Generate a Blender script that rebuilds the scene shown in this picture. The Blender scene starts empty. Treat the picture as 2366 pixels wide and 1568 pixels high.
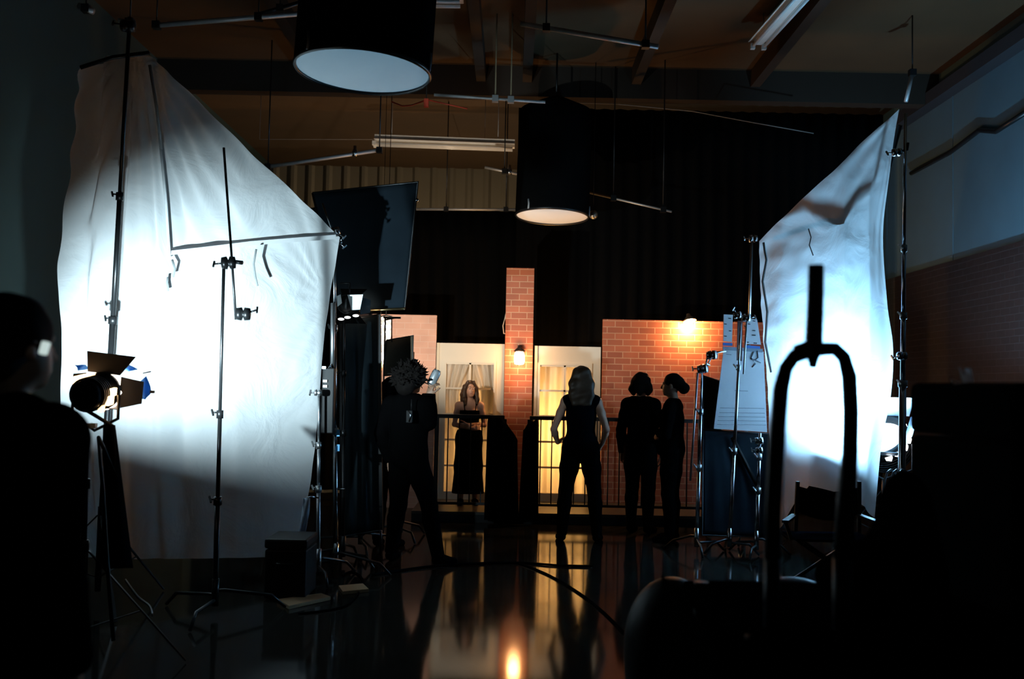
import bpy, bmesh, math, random
import numpy as np
from mathutils import Vector, Matrix, Quaternion, noise

scene = bpy.context.scene
COL = scene.collection
random.seed(7)

# ------------------------------------------------------------------ camera
FPX = 2300.0                      # focal length in pixels of the 2366 x 1568 frame
CAMZ = 1.56
PITCH = math.atan((895 - 784) / FPX)
ROLL = math.radians(1.15)
_w = Vector((0, math.cos(PITCH), math.sin(PITCH)))
_u0 = Vector((0, -math.sin(PITCH), math.cos(PITCH)))
_r0 = Vector((1, 0, 0))
CR = _r0 * math.cos(ROLL) + _u0 * math.sin(ROLL)
CU = -_r0 * math.sin(ROLL) + _u0 * math.cos(ROLL)
CPOS = Vector((0, 0, CAMZ))
cam = bpy.data.cameras.new('camera')
cam.sensor_width = 36.0
cam.lens = 36.0 * FPX / 2366.0
cam.clip_start = 0.05
cam.clip_end = 100
cam.dof.use_dof = True
cam.dof.focus_distance = 8.6
cam.dof.aperture_fstop = 2.2
camo = bpy.data.objects.new('camera', cam)
COL.objects.link(camo)
m = Matrix((CR, CU, -_w)).transposed().to_4x4()
m.translation = CPOS
camo.matrix_world = m
scene.camera = camo

# ------------------------------------------------------------------ world, exposure
scene.view_settings.view_transform = 'Standard'
scene.view_settings.look = 'None'
scene.view_settings.gamma = 1.0
scene.view_settings.exposure = 0.0
scene.view_settings.use_curve_mapping = False
W = bpy.data.worlds.new('world')
scene.world = W
W.use_nodes = True
W.node_tree.nodes['Background'].inputs[0].default_value = (0.55, 0.75, 0.60, 1)
W.node_tree.nodes['Background'].inputs[1].default_value = 0.0015

# light strengths, tuned together (watts)
P_KEY = 1000          # blue-gelled fresnel on the white bounce cloth
P_HMI = 165          # daylight head behind the silk
P_SET = 270          # lamp behind the dark floppy, on the pink flat and the doors
P_OPEN = 5          # small open-faced lamp
P_FLOOD_ADDED = 420         # added daylight flood, unseen behind the black case, on the far wall
P_BACK_ADDED = 150          # added lamp, unseen behind the black curtain
P_SCONCE = 18
P_CLAMP = 70
P_DOOR_A = 36
P_DOOR_B = 120
C_KEY = (0.66, 0.90, 1.0)
C_HMI = (0.30, 0.66, 1.0)
C_WARM = (1.0, 0.50, 0.18)


def at(px, py, Y):
    """The point at depth Y that the pixel shows."""
    d = CR * ((px - 1183) / FPX) + CU * ((784 - py) / FPX) + _w
    return CPOS + d * (Y / d.y)


def ground(px, py, z=0.0):
    d = CR * ((px - 1183) / FPX) + CU * ((784 - py) / FPX) + _w
    return CPOS + d * ((z - CAMZ) / d.z)


def footat(px, Y, z=0.0):
    """Point on the floor at depth Y, in the pixel column px."""
    p = at(px, 1200, Y)
    for _ in range(4):
        s = Y / FPX
        py = 1200 + (p.z - z) / s
        p = at(px, py, Y)
    p.z = z
    return p


# ------------------------------------------------------------------ materials
MATS = {}


def _new(name):
    mt = bpy.data.materials.new(name)
    mt.use_nodes = True
    nt = mt.node_tree
    return mt, nt, nt.nodes['Principled BSDF']


def plain(name, col, rough=0.6, metal=0.0, var=0.12, scale=8.0, bump=0.0, spec=0.5, emit=None, estr=0.0):
    """Principled material with a little noise in its colour."""
    if name in MATS:
        return MATS[name]
    mt, nt, b = _new(name)
    tc = nt.nodes.new('ShaderNodeTexCoord')
    nz = nt.nodes.new('ShaderNodeTexNoise')
    nz.inputs['Scale'].default_value = scale
    nz.inputs['Detail'].default_value = 4
    nt.links.new(tc.outputs['Object'], nz.inputs['Vector'])
    rp = nt.nodes.new('ShaderNodeValToRGB')
    rp.color_ramp.elements[0].color = (*[c * (1 - var) for c in col], 1)
    rp.color_ramp.elements[1].color = (*[min(1, c * (1 + var)) for c in col], 1)
    nt.links.new(nz.outputs['Fac'], rp.inputs['Fac'])
    nt.links.new(rp.outputs['Color'], b.inputs['Base Color'])
    b.inputs['Roughness'].default_value = rough
    b.inputs['Metallic'].default_value = metal
    b.inputs['Specular IOR Level'].default_value = spec
    if bump:
        bp = nt.nodes.new('ShaderNodeBump')
        bp.inputs['Strength'].default_value = bump
        bp.inputs['Distance'].default_value = 0.02
        nt.links.new(nz.outputs['Fac'], bp.inputs['Height'])
        nt.links.new(bp.outputs['Normal'], b.inputs['Normal'])
    if emit:
        b.inputs['Emission Color'].default_value = (*emit, 1)
        b.inputs['Emission Strength'].default_value = estr
    MATS[name] = mt
    return mt


def cloth_mat(name, col, trans=0.5, scale=30.0, bump=0.25):
    if name in MATS:
        return MATS[name]
    mt, nt, b = _new(name)
    nt.nodes.remove(b)
    out = [n for n in nt.nodes if n.type == 'OUTPUT_MATERIAL'][0]
    df = nt.nodes.new('ShaderNodeBsdfDiffuse')
    tr = nt.nodes.new('ShaderNodeBsdfTranslucent')
    mx = nt.nodes.new('ShaderNodeMixShader')
    mx.inputs[0].default_value = trans
    tc = nt.nodes.new('ShaderNodeTexCoord')
    nz = nt.nodes.new('ShaderNodeTexNoise')
    nz.inputs['Scale'].default_value = 2.3
    nz.inputs['Detail'].default_value = 5
    nz.inputs['Distortion'].default_value = 1.2
    nt.links.new(tc.outputs['Object'], nz.inputs['Vector'])
    bp = nt.nodes.new('ShaderNodeBump')
    bp.inputs['Strength'].default_value = bump
    bp.inputs['Distance'].default_value = 0.05
    nt.links.new(nz.outputs['Fac'], bp.inputs['Height'])
    for s in (df, tr):
        s.inputs['Color'].default_value = (*col, 1)
        nt.links.new(bp.outputs['Normal'], s.inputs['Normal'])
    nt.links.new(df.outputs[0], mx.inputs[1])
    nt.links.new(tr.outputs[0], mx.inputs[2])
    nt.links.new(mx.outputs[0], out.inputs['Surface'])
    MATS[name] = mt
    return mt


def brick_mat(name, c1, c2, mortar, off=(0, 0, 0), axis='xz', bw=0.205, rh=0.0795, ms=0.0055):
    mt, nt, b = _new(name)
    tc = nt.nodes.new('ShaderNodeTexCoord')
    sp = nt.nodes.new('ShaderNodeSeparateXYZ')
    cb = nt.nodes.new('ShaderNodeCombineXYZ')
    nt.links.new(tc.outputs['Object'], sp.inputs[0])
    nt.links.new(sp.outputs['X' if axis[0] == 'x' else 'Y'], cb.inputs[0])
    nt.links.new(sp.outputs['Z'], cb.inputs[1])
    mp = nt.nodes.new('ShaderNodeMapping')
    mp.inputs['Location'].default_value = off
    nt.links.new(cb.outputs[0], mp.inputs[0])
    br = nt.nodes.new('ShaderNodeTexBrick')
    br.inputs['Scale'].default_value = 1.0
    br.inputs['Brick Width'].default_value = bw
    br.inputs['Row Height'].default_value = rh
    br.inputs['Mortar Size'].default_value = ms
    br.inputs['Mortar Smooth'].default_value = 0.25
    br.inputs['Bias'].default_value = -0.2
    br.inputs['Color1'].default_value = (*c1, 1)
    br.inputs['Color2'].default_value = (*c2, 1)
    br.inputs['Mortar'].default_value = (*mortar, 1)
    nt.links.new(mp.outputs[0], br.inputs['Vector'])
    nz = nt.nodes.new('ShaderNodeTexNoise')
    nz.inputs['Scale'].default_value = 3.0
    nt.links.new(mp.outputs[0], nz.inputs['Vector'])
    mx = nt.nodes.new('ShaderNodeMixRGB')
    mx.blend_type = 'MULTIPLY'
    mx.inputs[0].default_value = 0.5
    rp = nt.nodes.new('ShaderNodeValToRGB')
    rp.color_ramp.elements[0].color = (0.62, 0.6, 0.58, 1)
    rp.color_ramp.elements[0].position = 0.3
    rp.color_ramp.elements[1].color = (1, 1, 1, 1)
    rp.color_ramp.elements[1].position = 0.7
    nt.links.new(nz.outputs['Fac'], rp.inputs[0])
    nt.links.new(br.outputs['Color'], mx.inputs[1])
    nt.links.new(rp.outputs[0], mx.inputs[2])
    nt.links.new(mx.outputs[0], b.inputs['Base Color'])
    b.inputs['Roughness'].default_value = 0.62
    bp = nt.nodes.new('ShaderNodeBump')
    bp.inputs['Strength'].default_value = 0.35
    bp.inputs['Distance'].default_value = 0.01
    bp.invert = True
    nt.links.new(br.outputs['Fac'], bp.inputs['Height'])
    nt.links.new(bp.outputs['Normal'], b.inputs['Normal'])
    return mt


def emit_mat(name, col, st):
    return plain(name, col, 0.4, var=0.02, emit=col, estr=st)


BLACK = plain('black_paint', (0.006, 0.006, 0.0065), 0.55, spec=0.25)
BLACKCLOTH = plain('black_duvetyne', (0.0035, 0.0037, 0.004), 0.95, bump=0.3, scale=14, spec=0.0)
NAVY = plain('blue_black_cloth', (0.010, 0.016, 0.022), 0.9, bump=0.5, scale=3.0, spec=0.05, var=0.4)
STEEL = plain('chromed_steel', (0.55, 0.57, 0.60), 0.22, 1.0, scale=20)
DULLSTEEL = plain('dull_aluminium', (0.45, 0.46, 0.47), 0.42, 1.0, scale=20)
PIPE = plain('galvanised_pipe', (0.50, 0.50, 0.50), 0.5, 0.6, scale=15)
DARKSTEEL = plain('blackened_steel', (0.035, 0.036, 0.038), 0.35, 0.7)
WHITEPAINT = plain('white_enamel', (0.88, 0.86, 0.80), 0.5)
FLATWHITE = plain('cream_flat_paint', (0.66, 0.63, 0.55), 0.75, var=0.05, scale=3)
MUSLIN = cloth_mat('white_muslin', (0.86, 0.87, 0.88), 0.42, bump=0.5)
SILK = cloth_mat('diffusion_silk', (0.86, 0.87, 0.88), 0.55, bump=0.3)
CURTAIN = cloth_mat('curtain_voile', (0.86, 0.83, 0.76), 0.45, bump=0.1)
FLOORM = None


# ------------------------------------------------------------------ mesh builder
ROOTLOC = {}


class MB:
    def __init__(self):
        self.v, self.f, self.sm = [], [], []

    def _add(self, vs, fs, smooth=False):
        o = len(self.v)
        self.v += [Vector(p) for p in vs]
        self.f += [tuple(i + o for i in f) for f in fs]
        self.sm += [smooth] * len(fs)
        return self

    def box(self, c, s, rot=None):
        c = Vector(c)
        x, y, z = s[0] / 2, s[1] / 2, s[2] / 2
        vs = [Vector((a * x, b * y, d * z)) for d in (-1, 1) for b in (-1, 1) for a in (-1, 1)]
        if rot is not None:
            vs = [rot @ p for p in vs]
        return self._add([p + c for p in vs], [(0, 2, 3, 1), (4, 5, 7, 6), (0, 1, 5, 4), (2, 6, 7, 3), (0, 4, 6, 2), (1, 3, 7, 5)])

    def bar(self, a, b, w, h=None):
        """Rectangular bar from a to b."""
        a, b = Vector(a), Vector(b)
        d = b - a
        return self.box((a + b) / 2, (w, h or w, d.length), d.to_track_quat('Z', 'Y').to_matrix())

    def tube(self, pts, r, n=10, cap=True):
        pts = [Vector(p) for p in pts]
        rs = r if isinstance(r, (list, tuple)) else [r] * len(pts)
        vs, fs = [], []
        up = None
        for i, p in enumerate(pts):
            if i == 0:
                t = pts[1] - p
            elif i == len(pts) - 1:
                t = p - pts[i - 1]
            else:
                t = (pts[i + 1] - p).normalized() + (p - pts[i - 1]).normalized()
            t = t.normalized()
            if up is None:
                up = t.orthogonal().normalized()
            up = (up - t * up.dot(t))
            up = up.normalized() if up.length > 1e-6 else t.orthogonal().normalized()
            sd = t.cross(up)
            for k in range(n):
                a = 2 * math.pi * k / n
                vs.append(p + (up * math.cos(a) + sd * math.sin(a)) * rs[i])
        for i in range(len(pts) - 1):
            for k in range(n):
                k2 = (k + 1) % n
                fs.append((i * n + k, i * n + k2, (i + 1) * n + k2, (i + 1) * n + k))
        if cap:
            fs.append(tuple(reversed(range(n))))
            fs.append(tuple(range((len(pts) - 1) * n, len(pts) * n)))
        return self._add(vs, fs, True)

    def lathe(self, prof, M=None, n=28, cap=False):
        """prof: (radius, height) pairs about local Z, placed by matrix M."""
        M = M or Matrix()
        vs, fs = [], []
        for r, z in prof:
            for k in range(n):
                a = 2 * math.pi * k / n
                vs.append(M @ Vector((r * math.cos(a), r * math.sin(a), z)))
        for i in range(len(prof) - 1):
            for k in range(n):
                k2 = (k + 1) % n
                fs.append((i * n + k, i * n + k2, (i + 1) * n + k2, (i + 1) * n + k))
        if cap:
            fs.append(tuple(reversed(range(n))))
            fs.append(tuple(range((len(prof) - 1) * n, len(prof) * n)))
        return self._add(vs, fs, True)

    def ball(self, c, r, n=14, M=None):
        rr = r if isinstance(r, (tuple, list)) else (r, r, r)
        c = Vector(c)
        vs, fs = [], []
        h = n // 2
        for i in range(h + 1):
            th = math.pi * i / h
            for k in range(n):
                a = 2 * math.pi * k / n
                p = Vector((rr[0] * math.sin(th) * math.cos(a), rr[1] * math.sin(th) * math.sin(a), rr[2] * math.cos(th)))
                vs.append(c + (M @ p if M else p))
        for i in range(h):
            for k in range(n):
                k2 = (k + 1) % n
                fs.append((i * n + k, (i + 1) * n + k, (i + 1) * n + k2, i * n + k2))
        return self._add(vs, fs, True)

    def slab(self, quad, th):
        """A flat plate through four points with a real thickness."""
        q = [Vector(p) for p in quad]
        nrm = (q[1] - q[0]).cross(q[3] - q[0]).normalized() * (th / 2)
        vs = [p - nrm for p in q] + [p + nrm for p in q]
        return self._add(vs, [(3, 2, 1, 0), (4, 5, 6, 7), (0, 1, 5, 4), (1, 2, 6, 5), (2, 3, 7, 6), (3, 0, 4, 7)])

    def grid(self, P, smooth=True):
        """P: rows of points."""
        nr, nc = len(P), len(P[0])
        vs = [p for row in P for p in row]
        fs = [(i * nc + j, i * nc + j + 1, (i + 1) * nc + j + 1, (i + 1) * nc + j) for i in range(nr - 1) for j in range(nc - 1)]
        return self._add(vs, fs, smooth)

    def build(self, name, mat, parent=None, bevel=0.0, label=None):
        root = Vector((0, 0, 0))
        if parent is not None:
            root = ROOTLOC[parent.name]
        me = bpy.data.meshes.new(name)
        me.from_pydata([tuple(p - root) for p in self.v], [], self.f)
        for i, p in enumerate(me.polygons):
            p.use_smooth = self.sm[i]
        me.materials.append(mat)
        me.update()
        o = bpy.data.objects.new(name, me)
        COL.objects.link(o)
        if parent is not None:
            o.parent = parent
        ROOTLOC[o.name] = root
        if bevel:
            bv = o.modifiers.new('bevel', 'BEVEL')
            bv.width = bevel
            bv.segments = 2
            bv.limit_method = 'ANGLE'
        if label:
            o['label'] = label
        return o


def empty(name, loc, label, cat, group=None):
    o = bpy.data.objects.new(name, None)
    o.empty_display_size = 0.1
    COL.objects.link(o)
    o.location = loc
    ROOTLOC[o.name] = Vector(loc)
    tag(o, label, cat, group)
    return o


def tag(o, label, cat, group=None):
    o['label'] = label
    o['category'] = cat
    if group:
        o['group'] = group
    return o


def struct(o):
    o['kind'] = 'structure'
    return o


def lamp(name, kind, loc, direction, power, col, parent=None, size=0.05, angle=60, blend=0.5):
    l = bpy.data.lights.new(name, kind)
    l.energy = power
    l.color = col
    if kind == 'SPOT':
        l.spot_size = math.radians(angle)
        l.spot_blend = blend
        l.shadow_soft_size = size
    elif kind == 'AREA':
        l.shape = 'DISK'
        l.size = size
        l.spread = math.radians(angle)
    else:
        l.shadow_soft_size = size
    o = bpy.data.objects.new(name, l)
    COL.objects.link(o)
    root = ROOTLOC[parent.name] if parent else Vector((0, 0, 0))
    o.location = Vector(loc) - root
    if direction is not None:
        o.rotation_euler = Vector(direction).to_track_quat('-Z', 'Y').to_euler()
    if parent:
        o.parent = parent
    return o


def frame_of(direction, up=Vector((0, 0, 1)), loc=(0, 0, 0)):
    """Matrix whose +Z runs along direction, +Y roughly up."""
    z = Vector(direction).normalized()
    x = Vector(up).cross(z).normalized()
    y = z.cross(x)
    M = Matrix((x, y, z)).transposed().to_4x4()
    M.translation = Vector(loc)
    return M


# ------------------------------------------------------------------ the building
XL, XR, YB, HC = -4.7, 5.5, 19.0, 5.75

FLOORM, nt, b = _new('polished_concrete')
tc = nt.nodes.new('ShaderNodeTexCoord')
nz = nt.nodes.new('ShaderNodeTexNoise')
nz.inputs['Scale'].default_value = 1.6
nz.inputs['Detail'].default_value = 6
nt.links.new(tc.outputs['Object'], nz.inputs['Vector'])
rp = nt.nodes.new('ShaderNodeValToRGB')
rp.color_ramp.elements[0].color = (0.010, 0.0095, 0.008, 1)
rp.color_ramp.elements[1].color = (0.022, 0.021, 0.018, 1)
nt.links.new(nz.outputs['Fac'], rp.inputs['Fac'])
nt.links.new(rp.outputs['Color'], b.inputs['Base Color'])
rr = nt.nodes.new('ShaderNodeMapRange')
rr.inputs['To Min'].default_value = 0.05
rr.inputs['To Max'].default_value = 0.12
nt.links.new(nz.outputs['Fac'], rr.inputs['Value'])
nt.links.new(rr.outputs[0], b.inputs['Roughness'])
b.inputs['Specular IOR Level'].default_value = 0.06

struct(MB().box((0.4, 8.0, -0.1), (11.2, 24.0, 0.2)).build('floor', FLOORM))
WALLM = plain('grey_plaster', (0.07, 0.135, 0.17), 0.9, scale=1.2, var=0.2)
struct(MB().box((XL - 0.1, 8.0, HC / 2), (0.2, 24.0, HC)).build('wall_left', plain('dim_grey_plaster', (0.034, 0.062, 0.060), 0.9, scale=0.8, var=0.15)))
wr = MB()
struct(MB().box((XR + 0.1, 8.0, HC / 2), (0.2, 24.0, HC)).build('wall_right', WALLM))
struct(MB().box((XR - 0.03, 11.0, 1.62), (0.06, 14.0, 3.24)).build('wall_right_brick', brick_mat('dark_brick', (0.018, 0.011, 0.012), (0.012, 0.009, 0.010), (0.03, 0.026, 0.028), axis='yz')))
CEILM = plain('brown_insulation', (0.070, 0.036, 0.012), 0.9, scale=1.5, var=0.25, bump=0.4)
struct(MB().box((0.4, 8.0, HC + 0.1), (11.2, 24.0, 0.2)).build('ceiling', CEILM))
# corrugated metal at the back
rows = []
for z in (0, HC):
    row = []
    x = XL
    while x < XR:
        for dx, dy in ((0, 0), (0.05, -0.05), (0.11, -0.05), (0.16, 0)):
            row.append(Vector((x + dx, YB + dy, z)))
        x += 0.34
    rows.append(row)
struct(MB().grid(rows, False).build('wall_back', plain('corrugated_steel', (0.34, 0.30, 0.23), 0.6, scale=2)))
# roof timbers
TIMBER = plain('dark_timber', (0.026, 0.014, 0.007), 0.8, scale=6)
for i, (x, y0, y1) in enumerate(((-0.47, 4, 12.8), (0.13, 4, 12.8), (1.55, 4, 12.8), (3.1, 4, 12.8), (-2.6, 4, 12.8), (-1.6, 4, 12.8))):
    struct(MB().box((x, (y0 + y1) / 2, HC - 0.11), (0.12, y1 - y0, 0.22)).build('trim_%d' % (i + 1), TIMBER))
struct(MB().box((0.4, 12.9, HC - 0.2), (10.2, 0.2, 0.4)).build('trim_7', TIMBER))
struct(MB().box((XR - 0.09, 8.0, 5.42), (0.18, 22, 0.16)).build('trim_8', plain('girder_paint', (0.03, 0.03, 0.035), 0.6)))
for i, y in enumerate((9.2, 10.6, 12.4, 14.6, 16.6)):
    struct(MB().box((XR - 0.003, y, 4.3), (0.008, 0.03, 2.1)).build('trim_%d' % (9 + i), WALLM))
# conduit along the upper wall
cd = [at(2372, 232, 10.5), at(2300, 275, 11.2), at(2250, 285, 11.6), at(2180, 325, 12.4), at(2095, 372, 13.6)]
cd = [Vector((XR - 0.04, p.y, 0)) for p in cd]
for p, z in zip(cd, (4.62, 4.58, 4.70, 4.62, 4.62)):
    p.z = z
tag(MB().tube(cd, 0.03, 8).build('conduit', DARKSTEEL), 'dark bent conduit running along the pale upper wall beside the blue-lit silk', 'conduit')

# ------------------------------------------------------------------ scenery: drape, flats, pillar, doors
YW = 12.8


def drape(name, x0, x1, y, z1, label, waves, amp, mat):
    P = []
    n = 90
    for j in range(9):
        z = 0.02 + (z1 - 0.02) * j / 8
        P.append([Vector((x0 + (x1 - x0) * i / n, y + amp * math.sin(i / n * waves * 2 * math.pi + 0.4 * math.sin(j)) * (1 - 0.4 * j / 8), z)) for i in range(n + 1)])
    o = MB().grid(P).build(name, mat)
    s = o.modifiers.new('solid', 'SOLIDIFY')
    s.thickness = 0.006
    return tag(o, label, 'curtain')


ztop = at(1080, 486, 14.6).z
drape('backdrop_curtain', -4.6, at(1222, 600, 14.6).x, 14.6, ztop, 'black curtain hung from a silver batten behind the two cream doors', 22, 0.05, BLACKCLOTH)
drape('stage_curtain', at(1192, 600, 14.2).x, 5.3, 14.2, 5.60, 'full-height black curtain behind the brick flat with the clamp lamp', 24, 0.05, BLACKCLOTH)

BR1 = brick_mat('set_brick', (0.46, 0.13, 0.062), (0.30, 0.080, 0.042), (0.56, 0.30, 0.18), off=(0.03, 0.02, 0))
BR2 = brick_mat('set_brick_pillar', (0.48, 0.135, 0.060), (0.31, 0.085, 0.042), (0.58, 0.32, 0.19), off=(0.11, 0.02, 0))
PINKBR = brick_mat('set_brick_lit', (0.80, 0.46, 0.35), (0.74, 0.41, 0.31), (0.82, 0.54, 0.44), off=(0.05, 0.02, 0))  # same set brick, with strong light painted in as paler pink


def flat(name, px0, px1, pytop, mat, label, th=0.05, y=YW, z0=0.0):
    x0, x1 = at(px0, 950, y).x, at(px1, 950, y).x
    zt = at((px0 + px1) / 2, pytop, y).z
    cx = (x0 + x1) / 2
    r = empty(name, (cx, y, z0), label, 'scenery wall')
    MB().box((cx, y + th / 2, (zt + z0) / 2), (x1 - x0, th, zt - z0)).build('facing', mat, r)
    bb = MB()
    for x in (x0 + 0.03, cx, x1 - 0.03):
        bb.box((x, y + th + 0.03, (zt + z0) / 2), (0.045, 0.06, zt - z0))
    for z in (z0 + 0.05, zt - 0.05):
        bb.box((cx, y + th + 0.03, z), (x1 - x0 - 0.1, 0.06, 0.045))
    bb.build('back_frame', plain('pine', (0.40, 0.27, 0.14), 0.7), r)
    return r


flat('brick_flat', 800, 1004, 726, PINKBR, 'brick flat coloured pale pink as if brightly lit at the open end of the cream doors')
flat('brick_flat', 1390, 1790, 741, BR1, 'red brick flat with a small clamp lamp on its top edge')
# pillar
px0, px1 = at(1165, 900, YW).x, at(1229, 900, YW).x
pz = at(1200, 620, YW).z
pr = empty('brick_pillar', ((px0 + px1) / 2, YW, 0), 'tall narrow brick pillar carrying the lit lantern between two cream doors', 'pillar')
MB().box(((px0 + px1) / 2, YW + 0.12, pz / 2), (px1 - px0, 0.34, pz)).build('shaft', BR2, pr)
# porch platform
PZ = 0.12
YP = 11.55
plx0, plx1 = -1.12, 3.2
pf = empty('porch_platform', ((plx0 + plx1) / 2, 12.0, 0), 'low dark wooden platform under the cream doors and the railing', 'platform')
MB().box(((plx0 + plx1) / 2, (YP + YW - 0.02) / 2, PZ - 0.015), (plx1 - plx0, YW - 0.02 - YP, 0.03)).build('deck', plain('dark_deck_paint', (0.035, 0.028, 0.02), 0.35), pf)
MB().box(((plx0 + plx1) / 2, YP + 0.02, (PZ - 0.03) / 2), (plx1 - plx0, 0.03, PZ - 0.03)).build('front_board', BLACK, pf)


def french_door(px0, px1, pytop, gx0, gx1, gy0, label, drawn, glow):
    """A cream door set in a cream header flat, ten panes with curtains behind."""
    Y = YW
    x0, x1 = at(px0, 950, Y).x, at(px1, 950, Y).x
    zt = at((px0 + px1) / 2, pytop, Y).z
    a0, a1 = at(gx0, 950, Y).x, at(gx1, 950, Y).x
    gt = at((gx0 + gx1) / 2, gy0, Y).z
    gb = PZ + 0.10
    r = empty('french_door', ((x0 + x1) / 2, Y, PZ), label, 'door')
    j = MB()
    cx = (x0 + x1) / 2
    j.box(((x0 + a0) / 2, Y + 0.03, (zt + PZ) / 2), (a0 - x0, 0.06, zt - PZ))
    j.box(((x1 + a1) / 2, Y + 0.03, (zt + PZ) / 2), (x1 - a1, 0.06, zt - PZ))
    j.box(((a0 + a1) / 2, Y + 0.03, (zt + gt) / 2), (a1 - a0, 0.06, zt - gt))
    j.box(((a0 + a1) / 2, Y + 0.03, (gb + PZ) / 2), (a1 - a0, 0.06, gb - PZ))
    j.build('door_panel', FLATWHITE, r)
    t = MB()
    w = 0.03
    t.box(((a0 + a1) / 2, Y - 0.008, gt + w / 2), (a1 - a0 + 2 * w, 0.018, w))
    t.box((a0 - w / 2, Y - 0.008, (gt + gb) / 2), (w, 0.018, gt - gb))
    t.box((a1 + w / 2, Y - 0.008, (gt + gb) / 2), (w, 0.018, gt - gb))
    t.build('glazing_bead', FLATWHITE, r)
    t = MB()
    t.box((x0 + 0.018, Y - 0.01, (zt + PZ) / 2), (0.036, 0.02, zt - PZ))
    t.build('casing', plain('cream_trim', (0.60, 0.53, 0.40), 0.6), r)
    mm = MB()
    mm.box(((a0 + a1) / 2, Y + 0.025, (gt + gb) / 2), (0.024, 0.04, gt - gb))
    for k in range(1, 5):
        z = gt - (gt - gb) * k / 5
        mm.box(((a0 + a1) / 2, Y + 0.025, z), (a1 - a0, 0.04, 0.024))
    mm.box(((a0 + a1) / 2, Y + 0.025, gt - 0.01), (a1 - a0, 0.04, 0.02))
    mm.build('muntins', FLATWHITE, r)
    g = MB().box(((a0 + a1) / 2, Y + 0.036, (gt + gb) / 2), (a1 - a0, 0.004, gt - gb)).build('glass', GLASS, r)
    # curtains: hung on a rod just behind the glass
    yc = Y + 0.13
    MB().tube([(a0 - 0.06, yc, gt + 0.03), (a1 + 0.06, yc, gt + 0.03)], 0.008, 8).build('curtain_rod', STEEL, r)
    n, mrow = 70, 30
    for side, drawn in ((0, True), (1, True)) + (() if drawn else ((0, False), (1, False))):
        P = []
        yo = 0.0 if drawn else -0.045
        for jj in range(mrow + 1):
            v = jj / mrow
            z = gt + 0.03 - (gt + 0.02 - PZ - 0.02) * v
            row = []
            for i in range(n + 1):
                u = i / n
                mid = (a0 + a1) / 2
                if side == 0:
                    full0, full1 = a0 - 0.05, mid + 0.03
                else:
                    full0, full1 = mid - 0.03, a1 + 0.05
                if drawn:
                    xx = full0 + (full1 - full0) * u
                else:
                    # tied back to the outer side at about a third of the height
                    pinch = math.exp(-((v - 0.27) / 0.22) ** 2) * 0.45
                    xx = full0 + (full1 - full0) * (u * (1 - pinch) if side == 0 else 1 - (1 - u) * (1 - pinch))
                yy = yc + yo + 0.034 * math.sin(u * 2.6 * 2 * math.pi + side * 1.7 + 0.5 * math.sin(2 * v)) + 0.004 * math.sin(u * 29 + 2 * v)
                row.append(Vector((xx, yy, z)))
            P.append(row)
        MB().grid(P).build('curtain', CURTAIN, r)
    return r, ((a0 + a1) / 2, gt, gb)


GLASS, nt, b = _new('window_glass')
nt.nodes.remove(b)
out = [n for n in nt.nodes if n.type == 'OUTPUT_MATERIAL'][0]
tr = nt.nodes.new('ShaderNodeBsdfTransparent')
gl = nt.nodes.new('ShaderNodeBsdfGlossy')
gl.inputs['Roughness'].default_value = 0.05
mx = nt.nodes.new('ShaderNodeMixShader')
mx.inputs[0].default_value = 0.05
nt.links.new(tr.outputs[0], mx.inputs[1])
nt.links.new(gl.outputs[0], mx.inputs[2])
nt.links.new(mx.outputs[0], out.inputs['Surface'])

dA, gA = french_door(1006, 1163, 793, 1029, 1139, 838, 'cream glazed door with tied-back curtains behind the woman in the black dress', False, 0)
dB, gB = french_door(1233, 1386, 800, 1246, 1361, 844, 'cream glazed door with closed curtains glowing warm yellow from inside', True, 0)


def stage_lamp(name, loc, direction, power, col, label, parent_h=0.0):
    """Small practical lamp on a floor stand, standing behind the doors."""
    p = Vector(loc)
    r = empty(name, (p.x, p.y, 0), label, 'lamp')
    MB().lathe([(0.13, 0.0), (0.13, 0.02), (0.02, 0.035)], Matrix.Translation((p.x, p.y, 0)), cap=True).build('base', BLACK, r)
    MB().tube([(p.x, p.y, 0.03), (p.x, p.y, p.z - 0.06)], 0.011).build('pole', BLACK, r)
    MB().ball(p, 0.05).build('bulb', emit_mat('bulb_glow_' + name, col, 6), r)
    lamp(name + '_light', 'POINT', p + Vector((0, -0.08, 0)), None, power, col, r, size=0.06)
    return r


stage_lamp('floor_lamp', (gA[0] + 0.02, 13.55, 0.62), None, P_DOOR_A, (1.0, 0.55, 0.20), 'lamp standing behind the curtains of the door with tied-back curtains')
stage_lamp('floor_lamp', (gB[0] - 0.05, 13.65, 1.0), None, P_DOOR_B, (1.0, 0.50, 0.14), 'lamp glowing behind the closed curtains of the yellow-lit door')


# railing along the porch edge
def railing(px0, px1, pyr, label):
    Y = YP + 0.06
    x0, x1 = at(px0, 965, Y).x, at(px1, 965, Y).x
    zt = at((px0 + px1) / 2, pyr, Y).z
    r = empty('porch_railing', (x0, Y, PZ), label, 'railing')
    MB().bar((x0, Y, zt), (x1, Y, zt), 0.06, 0.045).build('handrail', DARKSTEEL, r)
    MB().bar((x0, Y, PZ + 0.09), (x1, Y, PZ + 0.09), 0.03, 0.03).build('bottom_rail', DARKSTEEL, r)
    n = max(2, int(round((x1 - x0) / 0.13)))
    for k in range(n + 1):
        x = x0 + (x1 - x0) * k / n
        e = k in (0, n)
        w = 0.05 if e else 0.014
        MB().bar((x, Y, PZ if e else PZ + 0.09), (x, Y, zt - 0.02), w, w).build('post' if e else 'baluster', DARKSTEEL, r)
    return r


railing(1010, 1166, 962, 'black metal railing in front of the woman in the black dress')
railing(1224, 1640, 969, 'long black metal railing in front of the yellow-lit door and the red brick flat')


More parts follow.
